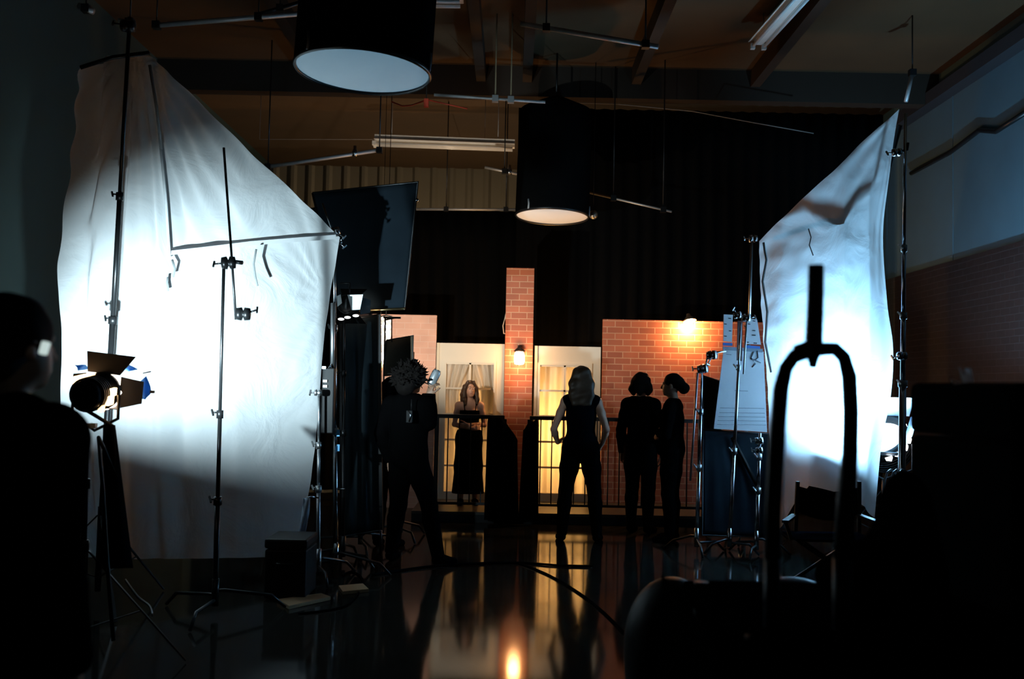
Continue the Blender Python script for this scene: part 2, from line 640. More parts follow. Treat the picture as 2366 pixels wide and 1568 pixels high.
# dark cloths humped over the two inner rail ends
def draped_cloth(px0, px1, py0, slope, label):
    Y = YP + 0.06
    P = []
    nu, nv = 24, 30
    for jj in range(nv + 1):
        row = []
        for i in range(nu + 1):
            u, v = i / nu, jj / nv
            px = px0 + (px1 - px0) * u
            edge = u if slope > 0 else 1 - u
            top = py0 + abs(slope) * 60 * edge ** 2.4 + 2.5 * math.sin(u * 11)
            zt_ = at(px, top, Y).z
            a = math.pi * v                       # over the rail: front hem, top, back hem
            c, s_ = math.cos(a), math.sin(a)
            yy = Y - 0.17 * math.copysign(abs(c) ** 0.5, c) - 0.02 * math.sin(u * 17) * abs(c)
            zb = 0.05 if v < 0.5 else PZ + 0.05
            zz = zb + (zt_ - zb) * s_ ** 0.16
            flare = (1 - s_ ** 0.16) * 10
            row.append(Vector((at(px + (flare if slope > 0 else -flare) * (edge - 0.3), 1000, Y).x, yy, zz)))
        P.append(row)
    o = MB().grid(P).build('draped_blanket', BLACKCLOTH)
    s = o.modifiers.new('solid', 'SOLIDIFY')
    s.thickness = 0.012
    s.offset = 1
    return tag(o, label, 'blanket')


draped_cloth(1128, 1194, 960, 1.0, 'dark blanket humped over the rail end beside the woman in the black dress')
draped_cloth(1210, 1242, 972, -0.4, 'dark blanket hung over the rail end below the yellow-lit door')

# sconce on the pillar
lp = at(1200, 826, YW)
yc = YW - 0.13
sc = empty('wall_lantern', (lp.x, YW, lp.z), 'glowing glass lantern mounted on the brick pillar', 'lamp')
lc = at(1200, 825, yc)
MB().box((lc.x, YW - 0.06, lc.z + 0.13), (0.05, 0.12, 0.05)).build('bracket', DARKSTEEL, sc)
MB().lathe([(0.012, 0.155), (0.03, 0.12), (0.072, 0.085), (0.072, 0.07)], Matrix.Translation(lc), cap=True).build('cap', DARKSTEEL, sc)
MB().lathe([(0.052, 0.075), (0.066, 0.02), (0.066, -0.05), (0.058, -0.085), (0.03, -0.095)], Matrix.Translation(lc)).build('globe', plain('lantern_glass_glow', (1.0, 0.78, 0.5), 0.3, var=0.02, emit=(1.0, 0.66, 0.34), estr=26.0), sc)
cg = MB()
for k in range(4):
    a = math.pi / 4 + k * math.pi / 2
    cg.tube([lc + Vector((0.072 * math.cos(a), 0.072 * math.sin(a), 0.075)), lc + Vector((0.072 * math.cos(a), 0.072 * math.sin(a), -0.07)), lc + Vector((0.02 * math.cos(a), 0.02 * math.sin(a), -0.11))], 0.0035, 6)
cg.build('cage', DARKSTEEL, sc)
lamp('lantern_light', 'POINT', lc + Vector((0, -0.10, 0.0)), None, P_SCONCE, (1.0, 0.42, 0.11), sc, size=0.08)
wpts = [at(1196, 800, YW - 0.03), at(1192, 785, YW - 0.02), at(1180, 772, YW - 0.02), at(1164, 770, YW - 0.03), at(1162, 752, YW - 0.02), at(1167, 735, YW - 0.015), at(1171, 715, YW - 0.01)]
tag(MB().tube(wpts, 0.007, 6).build('lamp_wire', plain('pale_flex', (0.6, 0.5, 0.4), 0.5)), 'pale wire looping up the brick pillar from the lantern', 'wire')
c2 = at(1176, 772, YW - 0.025)
tag(MB().box(c2, (0.03, 0.03, 0.09)).build('wire_clip', BLACK), 'black clip pinning the lantern wire to the brick pillar', 'clip')

# clamp lamp over the brick flat
cl = at(1592, 735, YW - 0.09)
cr = empty('clamp_lamp', cl, 'small clamp lamp shining down the top of the red brick flat', 'lamp')
Mc = frame_of(Vector((0.16, -0.30, -0.9)), Vector((0, 1, 0)), cl)
MB().lathe([(0.022, -0.06), (0.03, -0.03), (0.075, 0.02), (0.088, 0.045), (0.080, 0.040), (0.02, -0.03)], Mc).build('shade', plain('spun_aluminium', (0.8, 0.7, 0.55), 0.35, 1.0), cr)
MB().ball(Mc @ Vector((0, 0, 0.035)), (0.045, 0.045, 0.045)).build('bulb', emit_mat('clamp_bulb', (1.0, 0.72, 0.42), 40), cr)
topz = at(1592, 742, YW).z
MB().tube([Mc @ Vector((0, 0, -0.06)), (cl.x, YW - 0.03, topz + 0.05), (cl.x, YW + 0.02, topz + 0.03), (cl.x, YW + 0.025, topz - 0.01)], 0.012, 8).build('clamp', DARKSTEEL, cr)
lamp('clamp_light', 'POINT', cl + Vector((0, -0.02, -0.10)), None, P_CLAMP, (1.0, 0.52, 0.20), cr, size=0.05)


# ------------------------------------------------------------------ ceiling rigging
def space_light(px0, px1, py_c, Y, tilt, label, dmat):
    c = at((px0 + px1) / 2, py_c, Y)
    R = (px1 - px0) / 2 * Y / FPX
    r = empty('space_light', (c.x, c.y, c.z), label, 'light', 'hanging drum lights')
    M = Matrix.Translation(c) @ Matrix.Rotation(tilt[0], 4, 'Y') @ Matrix.Rotation(tilt[1], 4, 'X')
    H = 1.32
    MB().lathe([(R * 1.01, -0.01), (R * 1.015, 0.05), (R * 1.015, H * 0.5), (R * 1.0, H), (R * 0.3, H + 0.16), (0.03, H + 0.18)], M, 48).build('skirt', BLACKCLOTH, r)
    MB().lathe([(R * 1.0, 0.004), (R * 0.85, -0.012), (R * 0.5, -0.028), (0.001, -0.036)], M, 48).build('diffuser', dmat, r)
    MB().lathe([(R * 1.0, 0.02), (R * 1.03, 0.0), (R * 1.0, -0.02), (R * 0.975, 0.0), (R * 1.0, 0.02)], M, 48).build('hoop', DARKSTEEL, r)
    p = M @ Vector((0, 0, H + 0.17))
    MB().tube([p, (p.x, p.y, HC)], 0.012, 8).build('hanging_cable', DARKSTEEL, r)
    st = MB()
    for a in (1.95, 4.0, 6.1):
        q = [M @ Vector((R * 1.02 * math.cos(a + d), R * 1.02 * math.sin(a + d), zz)) for d, zz in ((0, 0.0), (0.01, 0.06), (-0.01, 0.12))]
        st.tube(q, 0.012, 6)
    st.build('tie_strap', plain('tie_webbing', (0.3, 0.32, 0.34), 0.6), r)
    return r, c, R


space_light(681, 996, 164, 6.6, (math.radians(2.4), math.radians(-1.5)), 'big black drum light with an added blue glow on its underside, hung from the ceiling', plain('space_silk_added_glow', (0.84, 0.84, 0.82), 0.8, var=0.04, scale=3, emit=(0.25, 0.62, 0.95), estr=0.17))  # faint blue emission added to the diffuser where bounce light falls short
space_light(1191, 1360, 499, 12.2, (math.radians(1.2), math.radians(-3.0)), 'small black drum light with a warm tan underside above the brick pillar', plain('space_silk', (0.84, 0.84, 0.82), 0.8, var=0.04, scale=3))


def tube_light(p0, p1, label, n_up=2):
    """A bare two-tube fluorescent batten hung on rods; it is switched off."""
    a, bb_ = Vector(p0), Vector(p1)
    d = (bb_ - a)
    r = empty('fluorescent_batten', (a + bb_) / 2, label, 'light fixture', 'switched-off fluorescent battens')
    side = Vector((0, 0, 1)).cross(d).normalized()
    MB().bar(a + Vector((0, 0, 0.075)), bb_ + Vector((0, 0, 0.075)), 0.10, 0.11).build('spine', WHITEPAINT, r)
    q = MB()
    for s in (-1, 1):
        o_ = [a + Vector((0, 0, 0.085)) , bb_ + Vector((0, 0, 0.085))]
        q.slab([o_[0] + side * 0.03 * s, o_[1] + side * 0.03 * s, o_[1] + side * 0.115 * s + Vector((0, 0, -0.035)), o_[0] + side * 0.115 * s + Vector((0, 0, -0.035))], 0.006)
    q.build('reflector', WHITEPAINT, r)
    for s in (-1, 1):
        MB().tube([a + side * 0.065 * s + d.normalized() * 0.03, bb_ + side * 0.065 * s - d.normalized() * 0.03], 0.019, 10).build('tube', plain('lamp_tube', (0.8, 0.8, 0.78), 0.25, var=0.02), r)
        MB().box(a + side * 0.065 * s, (0.05, 0.05, 0.06)).build('tube_holder', WHITEPAINT, r)
    for t in (0.12, 0.88):
        p = a + d * t
        MB().tube([p + Vector((0, 0, 0.06)), (p.x, p.y, HC)], 0.006, 6).build('hanging_rod', PIPE, r)
    return r


tube_light(at(866, 333, 14.0), at(1189, 345, 14.0), 'long switched-off fluorescent batten hanging in front of the corrugated wall')
tube_light(at(905, 8, 9.6), at(1070, 9, 9.6), 'switched-off fluorescent batten beside the big drum light at the top')
tube_light(at(1752, 108, 11.0), at(1862, -14, 9.6), 'switched-off fluorescent batten running lengthwise above the silk')


def pipe(p, label, r=0.024, hangers=(), mat=PIPE, name='lighting_pipe', clamps=()):
    p = [Vector(q) for q in p]
    e = empty(name, (p[0] + p[-1]) / 2, label, 'pipe')
    MB().tube(p, r, 10).build('tube', mat, e)
    for t, kind in hangers:
        q = p[0] + (p[-1] - p[0]) * t
        MB().tube([q, (q.x, q.y, HC)], 0.008, 8).build('hanger_' + kind, DARKSTEEL if kind == 'rod' else plain('hemp_rope', (0.35, 0.27, 0.16), 0.9), e)
        MB().box(q, (0.07, 0.07, 0.07)).build('pipe_clamp', DARKSTEEL if kind == 'rod' else PIPE, e)
    for t in clamps:
        q = p[0] + (p[-1] - p[0]) * t
        MB().lathe([(0.035, -0.03), (0.035, 0.03), (0.02, 0.06), (0.02, 0.10)], Matrix.Translation(q), 10, cap=True).build('clamp', STEEL, e)
    return e


pipe([at(355, 59, 9.3), at(692, 32, 9.3)], 'silver pipe hung under the ceiling between the muslin and the big drum light', hangers=((0.02, 'rod'), (0.72, 'rod')))
pipe([at(590, 36, 9.8), at(705, 3, 9.8)], 'short dark pipe crossing above the silver pipe beside the big drum light', mat=DARKSTEEL, hangers=((0.5, 'rod'),))
pipe([at(1204, 55, 9.4), at(1521, 108, 9.0)], 'blue-lit pipe on two drop rods under the roof timbers', hangers=((0.19, 'rod'), (0.91, 'rod')))
pipe([at(608, 387, 12.0), at(882, 346, 12.2)], 'silver pipe with a clamp rising to the long fluorescent batten', hangers=((0.04, 'rod'), (0.98, 'rod')), clamps=(0.77,))
pipe([at(1003, 219, 11.0), at(1260, 236, 11.0)], 'thin pipe slung on two ropes under the dark girder', r=0.017, hangers=((0.55, 'rope'), (0.69, 'rope')))
pipe([at(962, 483, 14.5), at(1192, 484, 14.5)], 'thin silver batten along the top of the black curtain', r=0.02, hangers=((0.3, 'rod'), (0.9, 'rod')))
pipe([at(1120, 386, 13.4), at(1196, 402, 13.4)], 'short bright pipe below the end of the long fluorescent batten', r=0.02, hangers=((0.6, 'rod'),), clamps=(0.75,))
pipe([at(1362, 445, 12.9), at(1552, 489, 12.4)], 'dim thin pipe reaching away from the small drum light', r=0.014, hangers=((0.3, 'rod'), (0.9, 'rod')))
pipe([at(274, 47, 8.4), at(312, 56, 8.4)], 'short shiny pipe end above the top of the white muslin', r=0.02, hangers=((0.7, 'rod'),))
pipe([at(182, 13, 9.0), at(216, 27, 9.0)], 'tiny pale pipe piece under the dark ceiling beyond the muslin', r=0.03, hangers=((0.5, 'rod'),))
pipe([at(2108, 168, 10.8), at(2093, 235, 10.8)], 'short upright blue-lit pipe hanging above the tall silver stand', r=0.022, hangers=((0.0, 'rod'),))
for pts, lab in (([(905, 235), (930, 245), (952, 243), (985, 231)], 'short red cord sagging below the big drum light'),
                 ([(990, 231), (1030, 240), (1080, 251)], 'red cord trailing from the red plug under the girder')):
    tag(MB().tube([at(x, y, 10.9) for x, y in pts], 0.008, 6).build('red_cord', plain('red_flex', (0.55, 0.05, 0.02), 0.5)), lab, 'cord')
rp_ = at(985, 238, 10.9)
e = empty('cord_plug', rp_, 'red cord plug hanging from the thin roped pipe', 'plug')
MB().box(rp_, (0.05, 0.05, 0.09)).build('body', plain('red_flex', (0.55, 0.05, 0.02), 0.5), e)
MB().tube([rp_ + Vector((0, 0, 0.04)), (rp_.x, rp_.y, HC)], 0.006, 6).build('drop_cable', BLACK, e)
tag(MB().tube([at(x, y, 13.0 if i < 3 else 12.2) for i, (x, y) in enumerate(((1255, 236), (1420, 240), (1600, 257), (1740, 283), (1880, 308)))], 0.006, 6).build('guy_wire', plain('wire_grey', (0.25, 0.22, 0.2), 0.5)), 'thin wire sagging across the dark ceiling towards the silk', 'wire')
tag(MB().tube([Vector((at(600, 322, 14.2).x, 14.2, HC))] + [at(x, y, 14.2) for x, y in ((600, 322), (860, 322), (1010, 318), (1120, 324))] + [Vector((at(1120, 324, 14.2).x, 14.2, HC))], 0.006, 6).build('guy_wire', plain('wire_grey', (0.25, 0.22, 0.2), 0.5)), 'thin wire stretched level along the top of the long fluorescent batten', 'wire')
# faceted ball beside the small drum light
bc = at(1371, 496, 12.6)
e = empty('mirror_ball', bc, 'small ribbed silver ball beside the small drum light', 'ball lamp')
MB().ball(bc, 0.058, 18).build('globe', plain('ribbed_silver', (0.5, 0.48, 0.42), 0.3, 0.8, scale=60, var=0.8), e)
MB().tube([bc + Vector((0, 0, 0.05)), (bc.x, bc.y, HC)], 0.005, 6).build('hanging_cable', BLACK, e)


# ------------------------------------------------------------------ cloths on frames
def sheet(name, cols, mat, nu, nv, folds, label, parent=None):
    """Cloth through measured edge points: each column is a list of world points top to bottom."""
    def along(pts, t):
        L = [0]
        for a, b_ in zip(pts, pts[1:]):
            L.append(L[-1] + (b_ - a).length)
        s = t * L[-1]
        for i in range(len(pts) - 1):
            if s <= L[i + 1] or i == len(pts) - 2:
                f = (s - L[i]) / max(1e-6, L[i + 1] - L[i])
                p0 = pts[max(0, i - 1)]
                p1, p2 = pts[i], pts[i + 1]
                p3 = pts[min(len(pts) - 1, i + 2)]
                return 0.5 * ((2 * p1) + (p2 - p0) * f + (2 * p0 - 5 * p1 + 4 * p2 - p3) * f * f + (3 * p1 - p0 - 3 * p2 + p3) * f ** 3)
    P = []
    nc = len(cols)
    for j in range(nv + 1):
        v = j / nv
        key = [along(c, v) for c in cols]
        row = []
        for i in range(nu + 1):
            u = i / nu * (nc - 1)
            k = min(int(u), nc - 2)
            f = u - k
            p = key[k].lerp(key[k + 1], f)
            row.append(p + folds(i / nu, v, p))
        P.append(row)
    o = MB().grid(P).build(name, mat, parent)
    return o


def pts(*l):
    return [at(*q) for q in l]


def lfold(u, v, p):
    d = 0.018 * math.sin(u * 46 + 2.2 * math.sin(v * 3)) * (1 - u) ** 1.5 * 2.2
    # radiating creases that gather at the upper pole and at the far corner
    du, dv = (u - 0.30), v + 0.02
    ang = math.atan2(dv, du)
    d += 0.020 * math.sin(ang * 30) * math.exp(-((dv * dv + du * du) / 0.28))
    du, dv = (1.0 - u), (v - 0.22)
    ang = math.atan2(dv, du + 0.001)
    d += 0.012 * math.sin(ang * 17) * math.exp(-(du * du + dv * dv) / 0.16) * min(1, du * 8)
    d += 0.030 * noise.noise(Vector((p.x * 1.6, p.y * 1.6, p.z * 1.1)))
    d += 0.010 * noise.noise(Vector((p.x * 6, p.z * 5, 3.3)))
    return Vector((-0.55, -0.83, 0)) * d


lcols = [pts((186, 158, 7.20), (166, 400, 7.2), (149, 560, 7.20), (144, 650, 7.15), (153, 820, 7.1), (158, 1000, 7.1), (160, 1286, 7.1)),
         pts((262, 134, 7.10), (255, 400, 7.25), (252, 560, 7.28), (250, 800, 7.30), (250, 1000, 7.3), (245, 1290, 7.35)),
         pts((342, 124, 7.10), (345, 400, 7.35), (345, 560, 7.38), (345, 800, 7.40), (345, 1000, 7.42), (345, 1290, 7.45)),
         pts((430, 206, 7.30), (427, 400, 7.50), (425, 620, 7.60), (425, 800, 7.62), (425, 1000, 7.62), (425, 1290, 7.6)),
         pts((560, 330, 7.65), (558, 480, 7.75), (555, 640, 7.82), (552, 820, 7.84), (550, 1000, 7.84), (545, 1288, 7.8)),
         pts((680, 444, 8.00), (674, 560, 8.05), (668, 700, 8.08), (660, 840, 8.08), (652, 1000, 8.08), (640, 1286, 8.05)),
         pts((784, 548, 8.30), (768, 640, 8.30), (757, 740, 8.30), (748, 840, 8.28), (734, 980, 8.26), (694, 1246, 8.2))]
o = sheet('muslin_sheet', lcols, MUSLIN, 130, 110, lfold, '')
tag(o, 'huge white muslin sheet lit by the lamp with blue gels', 'fabric sheet')
# the wrapped frame bar and hem seams of the muslin
fr = empty('muslin_support', at(395, 700, 7.6), 'white sleeved frame bar with hanging ties across the big muslin sheet', 'frame')
BAR = plain('white_sleeve', (0.80, 0.81, 0.82), 0.8, var=0.04)
hb = MB()
tb = [(394, 584, 7.46), (490, 573, 7.60), (580, 562, 7.78), (680, 554, 7.99), (776, 547, 8.22)]
hb.grid([[at(x, y - 5, d) for x, y, d in tb], [at(x, y + 5, d - 0.02) for x, y, d in tb], [at(x, y + 5, d + 0.01) for x, y, d in tb], [at(x, y - 5, d + 0.02) for x, y, d in tb]], False)
hb.build('top_bar', plain('bright_sleeve', (0.92, 0.92, 0.93), 0.8, var=0.02), fr)
MB().tube(pts((346, 150, 7.02), (362, 250, 7.16), (372, 345, 7.28)), 0.011, 10).build('corner_bar', plain('grey_sleeve', (0.22, 0.22, 0.22), 0.8), fr)
MB().tube(pts((372, 345, 7.30), (384, 470, 7.38), (392, 600, 7.44)), 0.010, 10).build('side_bar', MUSLIN, fr)
for q in (((592, 575, 7.70), (586, 610, 7.71), (590, 640, 7.71), (595, 660, 7.71)), ((398, 600, 7.43), (404, 620, 7.42), (400, 640, 7.43)), ((388, 640, 7.44), (386, 655, 7.43), (388, 672, 7.43))):
    MB().tube(pts(*q), 0.009, 6).build('tie_strap', plain('tie_grey', (0.22, 0.23, 0.23), 0.8), fr)


def rfold(u, v, p):
    d = 0.012 * math.sin(u * 20 + v * 2) * (0.3 + v)
    du, dv = (u - 1.0), v
    ang = math.atan2(dv, -du + 0.001)
    d += 0.010 * math.sin(ang * 22) * math.exp(-(du * du + dv * dv) / 0.12) * min(1, (du + dv) * 4)
    d += 0.035 * noise.noise(Vector((p.x * 2.1 + 4, p.y * 2, p.z * 1.7))) * (1 - 0.5 * u)
    d += 0.016 * noise.noise(Vector((p.x * 6, p.y * 5, p.z * 7))) * (1 - u)
    return Vector((-0.9, -0.44, 0)) * d


rcols = [pts((1752, 557, 10.2), (1756, 650, 10.2), (1764, 760, 10.2), (1776, 900, 10.15), (1784, 1040, 10.1), (1788, 1140, 10.05), (1792, 1232, 10.0)),
         pts((1806, 505, 10.0), (1806, 640, 10.0), (1808, 760, 10.0), (1810, 900, 9.95), (1812, 1000, 9.95), (1814, 1100, 9.9), (1814, 1205, 9.9)),
         pts((1880, 435, 9.70), (1880, 640, 9.7), (1880, 760, 9.72), (1880, 900, 9.72), (1876, 1000, 9.72), (1872, 1060, 9.72), (1868, 1122, 9.72)),
         pts((1950, 370, 9.35), (1948, 600, 9.4), (1948, 760, 9.42), (1946, 900, 9.42), (1942, 1000, 9.42), (1940, 1060, 9.42), (1936, 1138, 9.42)),
         pts((2030, 294, 8.95), (2006, 500, 9.0), (2012, 720, 9.0), (2016, 860, 9.02), (2010, 980, 9.02), (2002, 1060, 9.02), (1996, 1170, 9.02)),
         pts((2078, 252, 8.6), (2044, 500, 8.7), (2052, 690, 8.7), (2066, 800, 8.72), (2058, 920, 8.74), (2046, 985, 8.75), (2034, 1060, 8.76), (2022, 1196, 8.78))]
o = sheet('diffusion_sheet', rcols, SILK, 110, 110, rfold, '')
tag(o, 'tall blue-lit diffusion silk glowing from the lamp behind it', 'fabric sheet')
fr = empty('silk_support', at(1900, 600, 9.8), 'dark frame bars showing as shadows through the diffusion silk', 'frame')
off = Vector((0.085, 0.045, -0.03))
MB().tube([at(1758, 560, 10.2) + off, at(1860, 524, 9.75) + off, at(2000, 496, 9.05) + off], 0.022, 10).build('top_bar', DARKSTEEL, fr)
MB().tube([at(2008, 492, 9.02) + off, at(2034, 385, 8.92) + off, at(2062, 278, 8.68) + off], 0.020, 10).build('side_bar', DARKSTEEL, fr)
MB().tube([at(2000, 496, 9.05) + off, at(2003, 800, 9.1) + off, at(2000, 1196, 9.1) + off], 0.0 + 0.006, 8).build('tension_cord', DARKSTEEL, fr)
# loose tie on the silk
tag(MB().tube(pts((1868, 528, 9.66), (1874, 548, 9.64), (1870, 566, 9.64), (1879, 590, 9.62)), 0.006, 6).build('tie_cord', plain('tie_grey', (0.22, 0.23, 0.23), 0.8)), 'thin tie cord dangling from the frame bar on the diffusion silk', 'cord')


# ------------------------------------------------------------------ stands
def knob(mb, p, d, L=0.05):
    d = Vector(d).normalized()
    p = Vector(p)
    mb.tube([p, p + d * L], 0.006, 8)
    s = d.orthogonal().normalized()
    mb.bar(p + d * L - s * 0.028, p + d * L + s * 0.028, 0.012)
    return mb


def stand(name, foot, top, label, joints=(0.33, 0.62), radii=(0.0175, 0.0145, 0.011), legs=True, mat=STEEL, leg_r=0.50, yaw=0.3, cat='light stand', style='c'):
    foot, top = Vector(foot), Vector(top)
    r = empty(name, foot, label, cat)
    base = foot + Vector((0, 0, 0.10 if style == 'c' else 0.16))
    ks = [0.0] + list(joints) + [1.0]
    ax = (top - base)
    for i in range(len(ks) - 1):
        a, b_ = base + ax * ks[i], base + ax * ks[i + 1]
        MB().tube([a, b_], radii[i], 12).build('pole', mat, r)
        if i < len(ks) - 2:
            q = MB().tube([b_ - ax.normalized() * 0.04, b_ + ax.normalized() * 0.015], radii[i] + 0.009, 12)
            knob(q, b_, Vector((-0.8, -0.5, 0)))
            q.build('collar', DULLSTEEL if mat is not DARKSTEEL else DARKSTEEL, r)
    if legs:
        for k in range(3):
            a = yaw + k * 2 * math.pi / 3
            d = Vector((math.cos(a), math.sin(a), 0))
            q = MB()
            if style == 'c':
                q.tube([base + Vector((0, 0, 0.06 - 0.03 * k)), base + d * 0.06 + Vector((0, 0, 0.06 - 0.03 * k)), foot + d * (leg_r - 0.10) + Vector((0, 0, 0.10)), foot + d * leg_r + Vector((0, 0, 0.012))], 0.012, 8)
            else:
                q.bar(foot + Vector((0, 0, 0.62)) + d * 0.02, foot + d * leg_r + Vector((0, 0, 0.012)), 0.02, 0.008)
                q.bar(foot + Vector((0, 0, 0.20)) + d * 0.02, foot + d * leg_r * 0.55 + Vector((0, 0, 0.29)), 0.016, 0.006)
            q.build('leg', DARKSTEEL, r)
        if style == 'c':
            MB().tube([foot + Vector((0, 0, 0.06)), foot + Vector((0, 0, 0.24))], 0.024, 12).build('hub', mat, r)
        else:
            MB().tube([foot + Vector((0, 0, 0.10)), foot + Vector((0, 0, 0.68))], 0.020, 12).build('hub', mat, r)
    return r


def grip_head(r, p, axis, mat=STEEL, knobdir=(-1, -0.3, 0.1), s=1.0):
    p = Vector(p)
    M = frame_of(axis, Vector((0, 0, 1)) if abs(Vector(axis).normalized().z) < 0.9 else Vector((0, 1, 0)), p)
    q = MB()
    q.lathe([(0.012 * s, -0.05 * s), (0.04 * s, -0.045 * s), (0.045 * s, -0.01 * s), (0.02 * s, 0.0), (0.045 * s, 0.01 * s), (0.04 * s, 0.045 * s), (0.012 * s, 0.05 * s)], M, 16, cap=True)
    o_ = q.build('grip_head', mat, r)
    k = MB()
    knob(k, p + Vector(knobdir).normalized() * 0.03 * s, knobdir, 0.07 * s)
    k.build('knob', mat, o_)
    return o_


# C-stand in front of the muslin
YC = 6.75
ft = footat(503, YC)
st_ = stand('grip_stand', ft, at(517, 618, YC), 'black grip stand with a raised arm in front of the white muslin', joints=(0.30, 0.56), mat=DARKSTEEL, yaw=0.5, cat='grip stand', radii=(0.019, 0.014, 0.011), leg_r=0.48)
hd = at(528, 607, YC)
grip_head(st_, hd, (1, 0.2, 0.1), DARKSTEEL, (-1, 0, -0.1), 1.0)
arm0, arm1 = at(517, 341, YC), at(545, 738, YC - 0.05)
MB().tube([arm0, hd + Vector((0.03, -0.02, 0)), arm1], 0.0085, 10).build('arm', DARKSTEEL, st_)
h2 = at(562, 725, YC - 0.05)
grip_head(st_, h2, (1, 0.1, 0.0), DARKSTEEL, (1, -0.1, 0.3), 1.0)
q = MB().tube([hd + Vector((0.03, 0, 0.01)), hd + Vector((0.10, -0.02, 0.0))], 0.014, 8)
q.build('arm_clamp', DARKSTEEL, st_)
# near muslin stand (tall black pole)
tall = stand('roller_stand', footat(232, 6.95), at(300, 40, 6.95), 'tall black pole stand holding up the high corner of the muslin', joints=(0.46, 0.68), radii=(0.022, 0.018, 0.014), mat=DARKSTEEL, yaw=1.1, leg_r=0.6, cat='stand', style='t')
MB().tube([at(186, 156, 7.05), at(262, 132, 7.05), at(345, 122, 7.05)], 0.016, 8).build('crossbar', DARKSTEEL, tall)
grip_head(tall, at(296, 60, 6.93), (1, 0, 0), DARKSTEEL)

# far muslin stand
YR = 8.35
far = stand('roller_stand', footat(778, YR), at(772, 548, YR), 'silver stand at the low corner of the muslin beside the black flags', joints=(0.40, 0.72), radii=(0.021, 0.018, 0.015), yaw=-0.3, leg_r=0.5, cat='stand')
grip_head(far, at(774, 535, YR), (1, -0.2, 0.2), STEEL, (1, 0, -0.6), 0.9)
grip_head(far, at(783, 560, YR), (0.3, -1, 0.2), STEEL, (1, 0, -0.8), 0.6)
MB().tube([at(745, 470, YR + 0.05), at(770, 540, YR)], 0.008, 8).build('arm', STEEL, far)
MB().tube([at(769, 700, YR - 0.06), at(768, 866, YR - 0.06)], 0.020, 10).build('sleeve', DULLSTEEL, far)
for yy in (1000, 1034):
    MB().box(at(782, yy, YR - 0.02), (0.022, 0.02, 0.055)).build('sticker', plain('blue_tape', (0.10, 0.42, 0.75), 0.5), far, label='blue reflective sticker')
MB().tube([at(778, 1129, YR), at(797, 1129, YR - 0.05)], 0.005, 6).build('tie_down_pin', STEEL, far)
# ballast box clipped to it
bx = at(757, 925, YR - 0.14)
e = empty('ballast_box', bx, 'tall black ballast box with two white lights on the silver muslin stand', 'ballast')
hgt = (1000 - 850) * (YR - 0.14) / FPX
MB().box(at(759, 925, YR - 0.14), (0.10, 0.09, hgt)).build('case', BLACK, e, bevel=0.008)
for yy in (880, 892):
    MB().box(at(751, yy, YR - 0.20) , (0.030, 0.02, 0.02)).build('indicator', emit_mat('indicator_white', (0.85, 0.95, 1.0), 1.6), e)
MB().box(at(749, 849, YR - 0.20), (0.03, 0.02, 0.02)).build('handle', STEEL, e)
hk = MB().tube([at(760, 852, YR - 0.14), at(764, 842, YR - 0.10), at(769, 850, YR - 0.05)], 0.008, 8)
hk.build('hook', STEEL, e)

# short stand behind the muslin edge
ss = stand('short_stand', footat(738, 8.05), at(737, 905, 8.05), 'short silver stand at the muslin edge below the ballast box', joints=(0.45, 0.7), radii=(0.017, 0.013, 0.010), mat=DULLSTEEL, yaw=0.9, leg_r=0.4)
grip_head(ss, at(734, 907, 8.03), (1, 0.1, 0), DULLSTEEL, (-1, 0, 0), 0.6)
hl = MB().tube([at(736, 1150, 7.9), at(722, 1147, 7.85), at(708, 1150, 7.8)], 0.007, 8).build('arm', STEEL, ss)
e = MB()
Q = []
for j in range(14):
    v = j / 13
    Q.append([at(700 + 8 * math.sin(v * 3) * 0.4 - 12 * v + 15 * u, 1150 + 92 * v, 7.8 + 0.02 * math.sin(u * 6 + v * 5)) for u in (0, 0.25, 0.5, 0.75, 1)])
o = e.grid(Q).build('hanging_strap', cloth_mat('pale_webbing', (0.45, 0.55, 0.66), 0.2))
s_ = o.modifiers.new('solid', 'SOLIDIFY')
s_.thickness = 0.006
tag(o, 'pale strap hanging from the short stand at the bottom of the muslin', 'strap')


